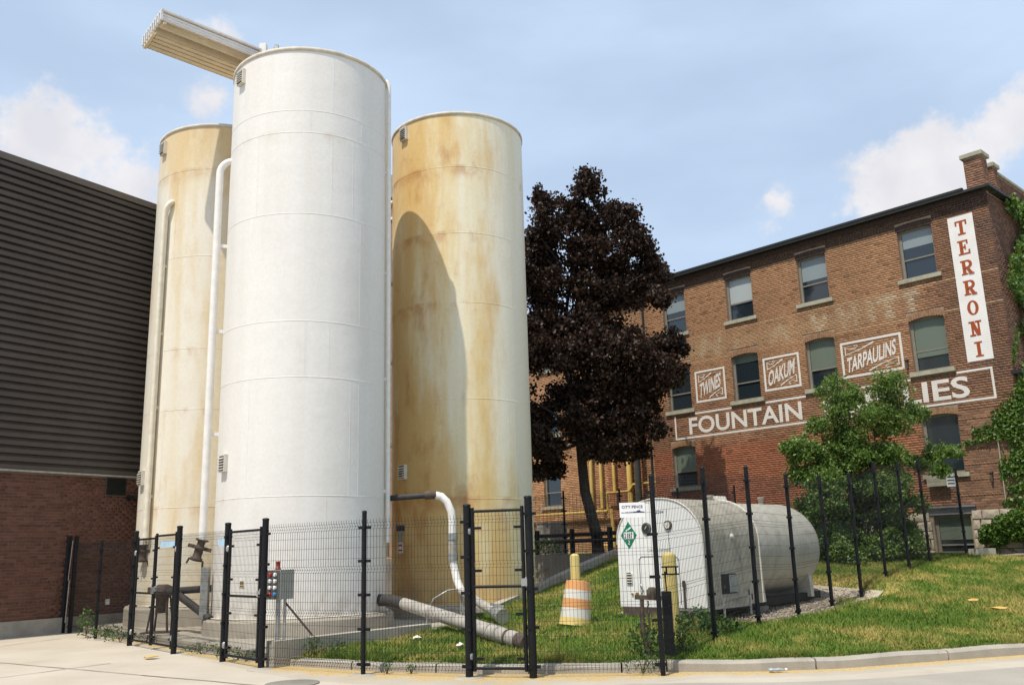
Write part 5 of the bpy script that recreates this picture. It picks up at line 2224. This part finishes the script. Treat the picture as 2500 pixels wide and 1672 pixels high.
def fence(name, pts, label, h, group, r=.034, panels=True, thick=(), pitch=.05, skip=()):
    """pts: (x, y, zbase, height)"""
    t = thing(name, (pts[0][0], pts[0][1], pts[0][2]), label, 'fence', group)
    for i, (x, y, z, hh) in enumerate(pts):
        dirs = []
        if i + 1 < len(pts) and panels:
            dirs.append((pts[i + 1][0] - x, pts[i + 1][1] - y))
        if i > 0 and panels:
            dirs.append((pts[i - 1][0] - x, pts[i - 1][1] - y))
        add_post(t, x, y, z, hh, .052 if i in thick else r, dirs)
    for i in range(len(pts) - 1):
        if i in skip:
            continue
        a, b = pts[i], pts[i + 1]
        wire_panel(t, a[:2], b[:2], a[2] + .08, b[2] + .08, h, pitch)
    return t


def gate(name, A, B, z, h, label, group, hinge_side=0, mid=.48):
    """single leaf: stiles, rails and wire infill"""
    t = thing(name, (A[0], A[1], z), label, 'gate', group)
    a, b = V(*A, 0), V(*B, 0)
    u = unit(b - a)
    for p in (a, b):
        mb = MB()
        mb.tube([p + V(0, 0, z + .06), p + V(0, 0, z + h)], .026, 10)
        mb.build('stile', M['black'], t)
    for zz in (.10, h * mid, h - .05):
        mb = MB()
        mb.tube([a + V(0, 0, z + zz), b + V(0, 0, z + zz)], .020, 8)
        mb.build('rail', M['black'], t)
    for p, s in ((a, 1), (b, -1)):
        for i in range(4):
            mb = MB()
            q_ = p + u * s * .07 + V(0, 0, z + .22 + i * (h - .5) / 3)
            mb.obox(q_, u * .05, np.cross(u, (0, 0, 1)) * .02, V(0, 0, .018))
            mb.build('bracket', M['black'], t)
    wire_panel(t, (a + u * .03)[:2], (b - u * .03)[:2], z + .1, z + .1, h - .17, .05)
    hp_ = a if hinge_side == 0 else b
    lp_ = b if hinge_side == 0 else a
    for zz in (.25, h - .32):
        mb = MB()
        so = -u if hinge_side == 0 else u
        mb.lathe(hp_ + so * .06 + V(0, 0, z + zz), [(.03, -.05), (.045, -.03), (.045, .03), (.03, .05)], 10)
        mb.bar(hp_ + V(0, 0, z + zz), hp_ + so * .12 + V(0, 0, z + zz), .03)
        mb.build('hinge', M['galv'], t)
    mb = MB()
    so = u if hinge_side == 0 else -u
    mb.obox(lp_ + so * .03 + V(0, 0, z + h * mid + .05), u * .06, np.cross(u, (0, 0, 1)) * .035, V(0, 0, .05))
    mb.bar(lp_ + so * .01 + V(0, 0, z + h * mid + .1), lp_ + so * .14 + V(0, 0, z + h * mid + .13), .03)
    mb.build('latch', M['galv'], t)
    return t


GF = 'black wire mesh fences round the silos'
GG = 'black framed wire mesh gates'
A_ = (-7.92, 19.10)
B_ = (-6.32, 17.20)
C_ = (-4.92, 15.62)
D_ = (-3.98, 14.52)
E_ = (-2.23, 13.40)
F_ = (-.70, 12.80)
G_ = (.155, 12.58)
H_ = (1.85, 12.45)
fence('fence', [(-11.0, 22.95, 0, 2.3), (-9.5, 21.05, 0, 2.15), (*A_, 0, 2.26)], 'far left fence run between the brick wall and the double gate', 2.05, GF, thick=(0, 2))
mb = MB()
mb.tube([(-11.25, 23.05, 0), (-11.25, 23.05, 2.32)], .085, 12)
tag(mb.build('gate_post', M['black']), 'stout black post against the brown brick wall', 'post')
mb = MB()
mb.tube([(-11.1, 22.9, .25), (-11.08, 22.9, 1.25)], .016, 6)
mb.tube([(-11.12, 22.92, 1.25), (-11.06, 22.88, 2.2)], .012, 6)
tag(mb.build('drop_bolt', M['galv']), 'galvanised drop bolt rod beside the stout post at the brick wall', 'bolt')
fence('fence', [(*B_, 0, 2.27), (*C_, 0, 2.24)], 'fence panel between the double gate and the narrow gate before the white silo', 2.05, GF, thick=(0, 1))
fence('fence', [(*D_, 0, 2.25), (*E_, 0, 2.27), (*F_, 0, 2.29)], 'front fence run before the control box and the low wall', 2.08, GF, thick=(0, 2))
fence('fence', [(*G_, 0, 2.37), (*H_, 0, 2.6)], 'front fence panel before the traffic barrel, right of the gate', 2.3, GF, thick=(0,))
IP = [(1.89, 12.52), (2.87, 13.96), (3.88, 15.32), (4.97, 16.78), (6.08, 18.27), (7.09, 19.41), (8.10, 20.58), (9.15, 21.80), (10.12, 22.85), (12.05, 24.95)]
pts = [(x, y, gzz(x, y), 2.57) for x, y in IP]
t = thing('fence', (3.9, 15.3, .35), 'long fence climbing the lawn past the tank to the brick building', 'fence', GF)
for i, (x, y, z, hh) in enumerate(pts):
    dirs = []
    if i + 1 < len(pts):
        dirs.append((pts[i + 1][0] - x, pts[i + 1][1] - y))
    if i > 0:
        dirs.append((pts[i - 1][0] - x, pts[i - 1][1] - y))
        add_post(t, x, y, z, hh if i < 9 else 2.35, .036, dirs)
for a, b in zip(pts[:-1], pts[1:]):
    wire_panel(t, a[:2], b[:2], a[2] + .05, b[2] + .05, 2.42, .05)
# rear fence before the wing
rp = [(.2, 32.0), (1.58, 30.75), (3.45, 30.6), (5.45, 30.9), (7.3, 30.6)]
fence('fence', [(x, y, 1.46, 2.1) for x, y in rp], 'rear fence crossing in front of the brick wing and tree trunk', 1.95, GF, pitch=.06)


def between(a, b, t):
    return (a[0] + (b[0] - a[0]) * t, a[1] + (b[1] - a[1]) * t)


gate('gate', between(A_, B_, .06), between(A_, B_, .49), .02, 2.12, 'left leaf of the double gate', GG, 0)
gate('gate', between(A_, B_, .51), between(A_, B_, .94), .02, 2.16, 'right leaf of the double gate, with a blue strip', GG, 1)
gate('gate', between(C_, D_, .08), between(C_, D_, .90), .02, 2.12, 'narrow gate in front of the white silo base', GG, 0, .49)
gate('gate', between(F_, G_, .09), between(F_, G_, .90), .03, 2.22, 'narrow gate in front of the grey discharge pipe', GG, 0, .52)
for nm, p, q_, z, lab in (('blue_strip', between(A_, B_, .60), between(A_, B_, .92), 1.96, 'pale blue plastic strip on the double gate'), ('blue_strip', between(C_, B_, .03), between(C_, B_, .17), 1.93, 'pale blue plastic strip beside the narrow gate post')):
    mb = MB()
    u = unit(V(q_[0] - p[0], q_[1] - p[1], 0))
    mb.obox(((p[0] + q_[0]) / 2, (p[1] + q_[1]) / 2, z), V(q_[0] - p[0], q_[1] - p[1], 0) / 2, np.cross(u, (0, 0, 1)) * .004 + V(0, 0, 0), V(0, 0, .055))
    tag(mb.build(nm, M['skyblue']), lab, 'strip', 'blue strips on the fence')
# fence maker's sign
u = unit(V(H_[0] - G_[0], H_[1] - G_[1], 0))
nn = V(u[1], -u[0], 0)
so = V(1.40, between(G_, H_, .735)[1], 2.045) + nn * .02
sg_ = thing('fence_sign', tuple(so), 'small white sign with CITY FENCE and a skyline on the corner fence panel', 'sign')
mb = MB()
mb.obox(so + u * .17 + V(0, 0, .1) - nn * .004, u * .172, nn * .003, V(0, 0, .1))
mb.build('sign_plate', M['white'], sg_)
put_text('sign_word', 'CITY', M['ink'], sg_, so + u * .03 + V(0, 0, .125), u, V(0, 0, 1), nn, .115, .036, .0)
put_text('sign_word', 'FENCE', M['ink'], sg_, so + u * .17 + V(0, 0, .125), u, V(0, 0, 1), nn, .14, .036, .0)
mb = MB()
mb.obox(so + u * .157 + V(0, 0, .143), u * .0015, nn * .001, V(0, 0, .022))
sk = np.random.default_rng(3)
x = .02
while x < .325:
    w = .006 + .009 * sk.random()
    hgt = (.008 + .014 * sk.random()) * (.6 + 1.1 * math.exp(-((x - .26) / .06) ** 2)) + (.02 if abs(x - .26) < .01 else 0)
    mb.obox(so + u * (x + w / 2) + V(0, 0, .062 + hgt / 2), u * w / 2, nn * .001, V(0, 0, hgt / 2))
    x += w * 1.02
mb.build('sign_skyline', M['navy'], sg_)
p9 = V(12.05, 24.95, gzz(12.05, 24.95))
mb = MB()
mb.obox(p9 + V(-.17, -.03, 2.02), V(.13, .02, 0), V(0, .004, 0), V(0, 0, .18))
ns_ = mb.build('notice_sign', M['white'])
tag(ns_, 'small white notice on the last fence post before the brick building', 'sign')
mb = MB()
for i in range(3):
    mb.obox(p9 + V(-.17, -.036, 1.93 + i * .085), V(.10, .0154, 0), V(0, .001, 0), V(0, 0, .018))
mb.build('notice_print', M['boxdark'], ns_)
# stout black post with bracket beside the corner post
bpz = gzz(2.05, 13.05)
bkp = thing('service_post', (2.05, 13.05, bpz), 'stout black post with a chain bracket beside the fence corner', 'post')
mb = MB()
mb.obox((2.05, 13.05, bpz + .42), V(.062, .0, 0), V(0, .062, 0), V(0, 0, .47))
mb.build('post', M['black'], bkp)
mb = MB()
mb.bar((1.62, 13.15, .97), (2.0, 13.08, .95), .05, .06)
mb.lathe((1.86, 13.1, .93), [(.06, 0), (.075, .06), (.075, .13), (.04, .17)], 12)
mb.build('bracket_arm', M['rusty'], bkp)
mb = MB()
for i in range(16):
    mb.tube([(1.80 + .012 * (i % 2), 13.12, .92 - i * .045), (1.80 - .012 * (i % 2), 13.12, .875 - i * .045)], .011, 5)
mb.build('chain', M['rusty'], bkp)
mb = MB()
mb.tube([(1.72, 13.14, .95), (1.71, 13.14, .6), (1.75, 13.1, .3), (1.78, 13.1, .12)], .03, 7)
mb.build('hanging_strap', M['rusty'], bkp)
mb = MB()
mb.tube([(2.06, 13.05, bpz + .88), (2.05, 13.05, bpz + 1.16)], .01, 5)
for z_ in (1.12, 1.22):
    mb.bar((2.0, 13.02, bpz + z_), (2.24, 13.02, bpz + z_), .018, .022)
for x_ in (2.07, 2.2):
    mb.bar((x_, 13.02, bpz + 1.12), (x_, 13.02, bpz + 1.22), .022)
mb.build('latch_plate', M['black'], bkp)

# guard rail above the retaining wall
gr = thing('guard_rail', (1.2, 30.2, 1.5), 'black double pipe guard rail on top of the retaining wall', 'guard rail')
ga, gb = V(3.0, 28.4, 0), V(-1.6, 33.3, 0)
for z_ in (2.10, 1.90):
    mb = MB()
    mb.tube([ga + V(0, 0, z_), gb + V(0, 0, z_)], .065, 10)
    mb.build('rail', M['black'], gr)
for t_ in (.03, .27, .51, .75, .98):
    q_ = ga + (gb - ga) * t_
    mb = MB()
    mb.bar((q_[0], q_[1], 1.45), (q_[0], q_[1], 2.28), .16)
    mb.build('post', M['black'], gr)
cz = thing('site_crate', (1.3, 32.5, 1.46), 'wrapped grey crate standing behind the guard rail', 'crate')
mb = MB()
mb.box(.7, 1.75, 32.4, 33.2, 1.46, 2.55)
mb.build('body', M['greypipe'], cz)
mb = MB()
mb.box(.68, 1.77, 32.38, 33.22, 2.55, 2.60)
mb.build('lid', M['galv'], cz)
# block and boards by the wall
mb = MB()
q_ = p9 + V(.45, .05, .08)
mb.obox(q_, V(.30, .1, 0), V(-.06, .12, 0), V(0, 0, .10))
tag(mb.build('concrete_block', M['conc']), 'pale concrete block lying at the end of the fence', 'block')
for i, (dx, a_, L) in enumerate(((1.1, .25, .55), (1.4, -.35, .4), (1.75, .1, .5))):
    mb = MB()
    q_ = V(12.05 + dx, 24.95 - dx * .12, 0)
    q_[2] = gzz(q_[0], q_[1]) + .06 + .03 * i
    mb.obox(q_, V(math.cos(a_), math.sin(a_), .05) * L / 2, V(-math.sin(a_), math.cos(a_), 0) * .06, V(0, 0, .02))
    tag(mb.build('timber_board', M['wood']), ('longest', 'crooked', 'rightmost')[i] + ' weathered board on the ground below the ivy', 'board', 'loose boards by the building')

# ------------------------------------------------------------------ plants
def leaves(name, C, size, mat, parent=None, up=.35, aspect=.62, out=None, shade=None):
    """kite shaped leaves, folded a little along the midrib"""
    n = len(C)
    d1 = rng.normal(0, 1, (n, 3))
    d1[:, 2] -= .55                       # tips hang
    d1 /= np.linalg.norm(d1, axis=1, keepdims=True)
    nr = rng.normal(0, 1, (n, 3))
    nr[:, 2] += up * 2.2
    if out is not None:
        nr += out * 1.2
    d2 = np.cross(nr, d1)
    d2 /= np.linalg.norm(d2, axis=1, keepdims=True) + 1e-9
    n3 = np.cross(d1, d2)
    s = (size * rng.uniform(.65, 1.25, n))[:, None]
    base = C - d1 * s * .5
    tip = C + d1 * s * .5
    l = C - d1 * s * .05 + d2 * s * aspect * .5 + n3 * s * .10
    r = C - d1 * s * .05 - d2 * s * aspect * .5 + n3 * s * .10
    vv = np.stack([base, l, tip, r], 1).reshape(-1, 3)
    i4 = np.arange(n) * 4
    ff = np.concatenate([np.stack([i4, i4 + 1, i4 + 2], -1), np.stack([i4, i4 + 2, i4 + 3], -1)])
    col = np.clip(rng.beta(2, 2.6, n) if shade is None else shade + rng.normal(0, .2, n), 0, 1)
    me = arr_mesh(name, vv, ff, mat, np.repeat(np.repeat(col[:, None], 3, 1), 4, 0))
    return link(name, me, parent)


def clump_points(clumps, dens, yspread, y0, inner=.45, sub=9):
    """leaf centres in uneven sub-clumps over each lobe"""
    out = []
    for (x, z, r) in clumps:
        yy = y0 + rng.uniform(-yspread, yspread)
        for k in range(2):
            cx_, cy_, cz_ = x, y0 + rng.uniform(-yspread, yspread) if k else yy, z
            for j in range(sub):
                v = rng.normal(0, 1, 3)
                v /= np.linalg.norm(v)
                rr = r * rng.uniform(inner, 1.02)
                c = np.array([cx_, cy_, cz_]) + v * rr * np.array([1, 1.1, .92])
                m = int(dens * (r / .5) ** 1.6 * rng.uniform(.5, 1.4))
                p = rng.normal(0, 1, (m, 3)) * r * .22 * np.array([1.15, 1.15, .72])
                p[:, 2] -= .25 * np.abs(p[:, 0])
                out.append(c + p)
    return np.concatenate(out)


MAPLE = [(1.30,11.35,.50),(1.55,10.65,.45),(1.1,11.9,.45),(2.77,13.88,0.53),(2.31,13.36,0.63),(1.15,13.47,0.39),(1.48,12.62,0.70),(0.82,12.18,0.56),(2.85,12.57,0.77),(3.76,13.47,0.42),(4.15,12.69,0.56),(4.54,11.92,0.49),(3.52,11.65,0.77),(2.51,11.53,0.56),(0.77,10.68,0.63),(1.24,9.93,0.53),(4.92,11.15,0.56),(5.38,11.11,0.36),(4.46,10.57,0.58),(3.60,10.45,0.72),(2.60,10.26,0.63),(1.42,9.05,0.81),(0.71,8.93,0.63),(2.69,9.16,0.81),(3.66,8.99,0.58),(4.98,9.82,0.42),(5.23,8.29,0.58),(5.64,8.21,0.36),(4.31,8.10,0.72),(3.19,8.00,0.77),(2.07,7.89,0.77),(0.96,7.92,0.63),(1.81,6.76,0.63),(2.86,6.87,0.77),(3.98,7.12,0.77),(4.81,7.24,0.70),(5.38,7.43,0.46),(0.89,6.09,0.56),(0.59,5.14,0.63),(1.12,4.85,0.53),(2.04,5.65,0.58),(2.79,5.63,0.72),(3.77,5.87,0.67),(4.49,6.41,0.58),(4.56,5.44,0.39),(4.26,4.90,0.36),(3.30,4.93,0.53),(2.61,4.74,0.42),(0.55,4.19,0.45),(1.30,4.31,0.36),(0.08,11.30,0.83),(-0.13,9.10,0.83),(-0.18,6.96,0.70),(-0.10,5.16,0.63)]
GREEN = [(8.4,1.5,.42),(9.3,1.45,.42),(7.75,2.1,.34),(9.95,1.5,.3),(8.0,3.1,.4),(9.5,2.9,.45),(8.54,5.74,0.29),(9.18,5.55,0.37),(9.97,5.64,0.43),(10.26,5.24,0.37),(8.69,5.12,0.43),(9.45,4.98,0.47),(10.07,4.63,0.43),(8.09,4.69,0.31),(8.83,4.34,0.47),(10.77,4.94,0.27),(11.13,4.99,0.18),(7.60,4.15,0.36),(7.25,4.16,0.18),(8.23,3.91,0.47),(9.09,3.78,0.52),(9.87,3.87,0.45),(7.64,3.49,0.36),(8.38,3.26,0.52),(9.22,3.02,0.52),(9.89,3.11,0.36),(7.99,2.62,0.47),(8.83,2.39,0.56),(9.58,2.37,0.47),(8.12,1.88,0.47),(8.97,1.75,0.52),(9.70,1.63,0.40),(10.16,1.82,0.29),(10.14,2.56,0.25),(10.71,3.62,0.25),(11.18,3.83,0.29),(11.63,3.92,0.17),(11.01,3.40,0.20)]

mt = thing('maple_tree', (2.55, 29.3, 1.48), 'tall dark purple maple tree between the rusty silo and the brick building', 'tree')
TRK = [((2.62, 30.0, 1.40), .24), ((2.6, 30.0, 1.52), .205), ((2.58, 30.0, 2.02), .185), ((2.41, 30.0, 2.81), .175), ((2.26, 30.0, 3.47), .165), ((2.2, 30.0, 4.55), .155), ((2.14, 30.0, 5.64), .135), ((1.99, 30.0, 6.76), .115), ((1.85, 30.0, 7.61), .095), ((1.81, 30.0, 9.04), .07), ((2.04, 30.0, 10.5), .05), ((2.4, 30, 12.4), .03)]
mb = MB()
TRK = [((p[0] * .975, 29.25, 1.65 + (p[2] - 1.65) * .975), r) for p, r in TRK]
mb.tube([p for p, r in TRK], [r for p, r in TRK], 12)
tr = mb.build('trunk', M['bark'], mt)
for i, (x, z, r) in enumerate(MAPLE):
    if i % 2:
        continue
    mb = MB()
    zs_ = max(5.0, min(z - .8 - .35 * abs(x - 2.0), 10.5))
    zz_ = [p[2] for p, _ in TRK]
    bx_ = np.interp(zs_, zz_, [p[0] for p, _ in TRK])
    br_ = np.interp(zs_, zz_, [q for _, q in TRK])
    x, z = x * .975, 1.65 + (z - 1.65) * .975
    y_ = 29.25 + rng.uniform(-1.1, 1.1)
    mb.tube([V(bx_, 29.25, zs_), V(bx_ + (x - bx_) * .45, 29.25 + (y_ - 29.25) * .45, zs_ + (z - zs_) * .42 + .1), V(x, y_, z)], [br_ * .45, br_ * .28, .012], 7)
    mb.build('limb', M['bark'], tr)
MY = 29.25
LP = clump_points([(x, z, r * 1.04) for x, z, r in MAPLE], 58, 1.25, 30.0, .25, 15)
LP = np.stack([LP[:, 0] * MY / 30, LP[:, 1] - 30 + MY, 1.65 + (LP[:, 2] - 1.65) * MY / 30], -1)
leaves('crown', LP, .128, M['leaf_purple'], mt, .3, .8)

gt = thing('green_tree', (9.3, 24.2, 1.15), 'bushy bright green tree in front of the painted sign', 'tree')
LP = np.concatenate([clump_points([(x, z, r * 1.12) for x, z, r in GREEN if z < 3.2], 140, .75, 24.1, .2, 15), clump_points([(x, z, r * 1.1) for x, z, r in GREEN if 3.2 <= z < 4.4], 120, .7, 24.1, .2, 14), clump_points([(x, z, r * 1.08) for x, z, r in GREEN if z >= 4.4], 72, .6, 24.1, .2, 14)])
sh = []
for i in range(240):
    b = LP[rng.integers(len(LP))]
    d_ = unit(V(rng.normal(0, .6), rng.normal(0, .6), .35 + .8 * rng.random()))
    L = rng.uniform(.2, .5)
    for j in range(13):
        q_ = b + d_ * L * j / 12 + V(0, 0, -.09 * (j / 12) ** 2)
        sh.append(q_ + rng.normal(0, .035, 3))
LP = np.concatenate([LP, np.array(sh)])
leaves('crown', LP, .085, M['leaf_green'], gt, .5, .62)
stems = None
for i in range(11):
    mb = MB()
    x0 = 9.1 + rng.uniform(-.45, .45)
    y0_ = 24.25 + rng.uniform(-.3, .3)
    x1 = rng.uniform(7.8, 10.6)
    z1_ = rng.uniform(3.4, 5.6)
    mb.tube([V(x0, y0_, 1.05), V(x0 + (x1 - x0) * .35, y0_, 1.1 + z1_ * .35), V(x1, y0_ + rng.uniform(-.5, .5), z1_)], [.035, .025, .008], 6)
    mb.build('trunk' if i == 0 else 'stem', M['twig'], gt)

# ivy on the street corner and the side wall
iv = thing('ivy', tuple(sp(.8, 1.1, .1)), 'ivy climbing the shaded side and corner of the brick building', 'ivy')
n = 15000
t_ = rng.uniform(.15, 6.0, n)
z_ = rng.uniform(1.3, 11.9, n)
edge = .78 + .38 * np.sin(z_ * 1.9) + .25 * np.sin(z_ * 4.7 + 1) + np.where(z_ < 6.2, -.45, 0.) + np.where(z_ > 9.8, .7, 0.)
kp = t_ > edge
P_ = FC[None] + SE[None] * t_[:, None] + SN[None] * (.10 + .22 * rng.random(n) ** 1.5)[:, None]
P_[:, 2] = z_
leaves('side_leaves', P_[kp], .14, M['leaf_ivy'], iv, .3, .85, np.tile(SN, (kp.sum(), 1)))
fr = []
for (s0, z0, s1, z1, w, m) in ((-.25, 4.75, 1.35, 4.62, .16, 420), (-.2, 4.6, 1.62, 4.30, .11, 260), (-.2, 5.3, .75, 4.9, .25, 420), (-.2, 4.9, .55, 4.6, .4, 500), (-.25, 3.6, .75, 3.45, .34, 500), (-.2, 3.9, .4, 3.9, .45, 420), (-.2, 3.0, .62, 2.95, .12, 200), (-.2, 2.75, .8, 2.55, .12, 160), (-.35, 5.9, .05, 5.4, .3, 300), (-.35, 7.3, -.02, 6.5, .2, 120)):
    t = rng.random(m)
    s = s0 + (s1 - s0) * t
    z = z0 + (z1 - z0) * t + rng.normal(0, 1, m) * w * (1.1 - .75 * t)
    d = .04 + .16 * rng.random(m) * (1.1 - t)
    fr.append(FC[None] + FE[None] * s[:, None] + FN[None] * d[:, None] + np.stack([0 * z, 0 * z, z], -1))
P_ = np.concatenate(fr)
leaves('front_leaves', P_, .095, M['leaf_ivy'], iv, .4, .85, np.tile(FN, (len(P_), 1)))
for pts in ([(-.1, 4.9), (.5, 4.75), (1.35, 4.62)], [(-.1, 4.7), (.8, 4.55), (1.6, 4.28)], [(.0, 3.5), (.5, 3.55), (.8, 3.4)], [(.75, 2.3), (.7, 2.7), (.45, 3.2)]):
    mb = MB()
    mb.tube([fp(s, z, .03) for s, z in pts], .014, 5)
    mb.build('vine_stem', M['vine'], iv)
ib = thing('ivy_bush', tuple(fp(.9, 1.15, .7)), 'low rounded ivy bush at the stone foot of the building', 'bush')
cl_ = [(1.15, 1.75, .26), (.75, 1.95, .3), (.35, 2.1, .32), (-.05, 2.3, .3), (.9, 1.6, .22), (.4, 1.75, .28), (0., 1.9, .3), (1.3, 1.6, .16), (-.35, 2.3, .35), (1.15, 1.28, .12), (-.4, 1.9, .3)]
P_ = []
for s, z, r in cl_:
    m = int(900 * r / .3)
    v = rng.normal(0, 1, (m, 3))
    v /= np.linalg.norm(v, axis=1, keepdims=True)
    v *= r * rng.uniform(.6, 1.05, m)[:, None]
    P_.append(fp(s, z, .34) + v)
leaves('foliage', np.concatenate(P_), .085, M['leaf_ivy'], ib, .6, .8)
mb = MB()
for s, z, r in cl_[::2]:
    mb.tube([fp(.3, 1.1, .3), fp(s * .7 + .1, z - .3, .32), fp(s, z, .34)], [.02, .014, .006], 5)
mb.build('stems', M['twig'], ib)


def weed(x, y, z, h, spread, n, label, size=.05, group='weeds along the fence and walls'):
    t = thing('weed', (x, y, z), label, 'weed', group)
    a = rng.uniform(0, 2 * math.pi, n)
    r = spread * np.sqrt(rng.random(n))
    hh = h * rng.random(n) ** .8
    P = np.stack([x + r * np.cos(a), y + r * np.sin(a), z + .03 + hh * (1.15 - .5 * r / spread)], -1)
    leaves('leaves', P, size, M['leaf_weed'], t, .6, .55)
    mb = MB()
    for i in range(5):
        b = rng.uniform(0, 2 * math.pi)
        q = rng.uniform(0, spread * .7)
        mb.tube([V(x, y, z - .02), V(x + q * .5 * math.cos(b), y + q * .5 * math.sin(b), z + h * .5), V(x + q * math.cos(b), y + q * math.sin(b), z + h * .95)], [.006, .005, .003], 4)
    mb.build('stems', M['twig'], t)


weed(-9.85, 21.35, 0, .62, .22, 150, 'tall leafy weed at the left end of the far left fence', .085)
weed(-9.15, 20.75, 0, .30, .35, 160, 'low weed patch between far left fence post and slab', .07)
weed(-8.5, 20.0, 0, .22, .35, 150, 'low weed left of the double gate', .06)
weed(-7.7, 19.45, 0, .18, .22, 80, 'small weed at the left post of the double gate', .05)
weed(-5.7, 16.95, 0, .16, .4, 150, 'weed strip between the double gate and the narrow silo gate', .05)
weed(-5.0, 16.1, 0, .2, .22, 90, 'weed at the left post of the narrow silo gate', .05)
weed(-4.5, 15.55, 0, .15, .25, 90, 'weed under the narrow silo gate', .05)
weed(-3.25, 14.75, .13, .30, .16, 90, 'upright weed against the low concrete wall', .06)
weed(-2.9, 14.75, .14, .24, .2, 90, 'spreading weed right of the low wall corner', .06)
weed(1.75, 13.25, .15, .45, .28, 220, 'leafy weed left of the stout black post', .075)
weed(2.25, 13.2, .17, .30, .22, 150, 'leafy weed right of the stout black post', .07)
weed(1.62, 12.72, .02, .22, .25, 120, 'weed at the foot of the corner fence post', .05)
weed(2.85, 15.0, .28, .38, .38, 380, 'dense weed clump right of the yellow bollard before the tank', .08)
weed(3.15, 14.75, .28, .26, .35, 260, 'weed clump at the fence below the tank steps', .07)
weed(-1.55, 13.38, .0, .12, .08, 40, 'tiny weed in the dirt left of the gate', .04)
weed(-1.9, 13.45, .0, .15, .09, 40, 'tiny weed in the dirt beside the middle fence post', .04)
weed(.9, 29.6, 1.48, .5, .6, 260, 'green weeds behind the guard rail beneath the wing', .1)

# ------------------------------------------------------------------ litter
def scrap(name, x, y, z, s, mat, label, cat, up=.01):
    mb = MB()
    k = 7
    ring = [(x + s * rng.uniform(.6, 1) * math.cos(2 * math.pi * i / k), y + s * rng.uniform(.4, .8) * math.sin(2 * math.pi * i / k), z + up * rng.uniform(.3, 2)) for i in range(k)]
    mb.add(ring + [(x, y, z + up * 2.5)], [(i, (i + 1) % k, k) for i in range(k)])
    mb.add([(p[0], p[1], p[2] - .004) for p in ring], [tuple(range(k))[::-1]])
    tag(mb.build(name, mat), label, cat)


scrap('fallen_leaf', -6.42, 16.42, .012, .16, M['leafdry'], 'dry yellow leaf on the driveway before the double gate', 'leaf', .02)
scrap('paper_scrap', -1.75, 16.0, gzz(-1.75, 16) + .03, .10, M['paper'], 'white scrap of litter on the grass below the white silo', 'litter', .03)
scrap('paper_scrap', -.95, 14.8, gzz(-.95, 14.8) + .03, .08, M['paper'], 'white scrap of litter left of the gate post on the grass', 'litter', .03)
scrap('fallen_leaf', 8.35, 17.3, gzz(8.35, 17.3) + .04, .12, M['leafdry'], 'pale dry leaf high on the open lawn', 'leaf', .02)
scrap('fallen_leaf', 8.35, 16.4, gzz(8.35, 16.4) + .04, .18, M['leafdry'], 'larger pale dry leaf lower on the open lawn', 'leaf', .02)
bt = thing('plastic_bottle', (3.34, 12.42, .004), 'crushed clear plastic bottle lying against the kerb', 'bottle')
mb = MB()
mb.lathe((3.22, 12.44, .045), [(.005, 0), (.036, .01), (.04, .05), (.025, .09), (.038, .13), (.03, .16), (.014, .2), (.014, .22)], 12, axis=(V(0, 1, 0), V(0, 0, .6), V(1, 0, 0)))
mb.build('body', M['bottle'], bt)
mb = MB()
mb.lathe((3.44, 12.44, .045), [(.017, 0), (.017, .025)], 10, axis=(V(0, 1, 0), V(0, 0, 1), V(1, 0, 0)))
mb.build('cap', M['white'], bt)
mb = MB()
mb.lathe((-3.07, 12.75, 0), [(.36, .005), (.36, .012), (.33, .014), (.01, .014)], 28, cap=False)
tag(mb.build('manhole_cover', M['concdark']), 'round iron cover in the paving before the fence', 'manhole cover')
# concrete pads under the front posts
for (x, y), lab in ((E_, 'middle front fence post'), (F_, 'left post of the right hand gate'), (D_, 'right post of the narrow silo gate')):
    mb = MB()
    mb.lathe((x, y - .06, 0), [(.20, .004), (.19, .018), (.01, .022)], 14, cap=False)
    tag(mb.build('post_footing', M['kerb']), 'pale concrete footing under the ' + lab, 'footing', 'post footings')
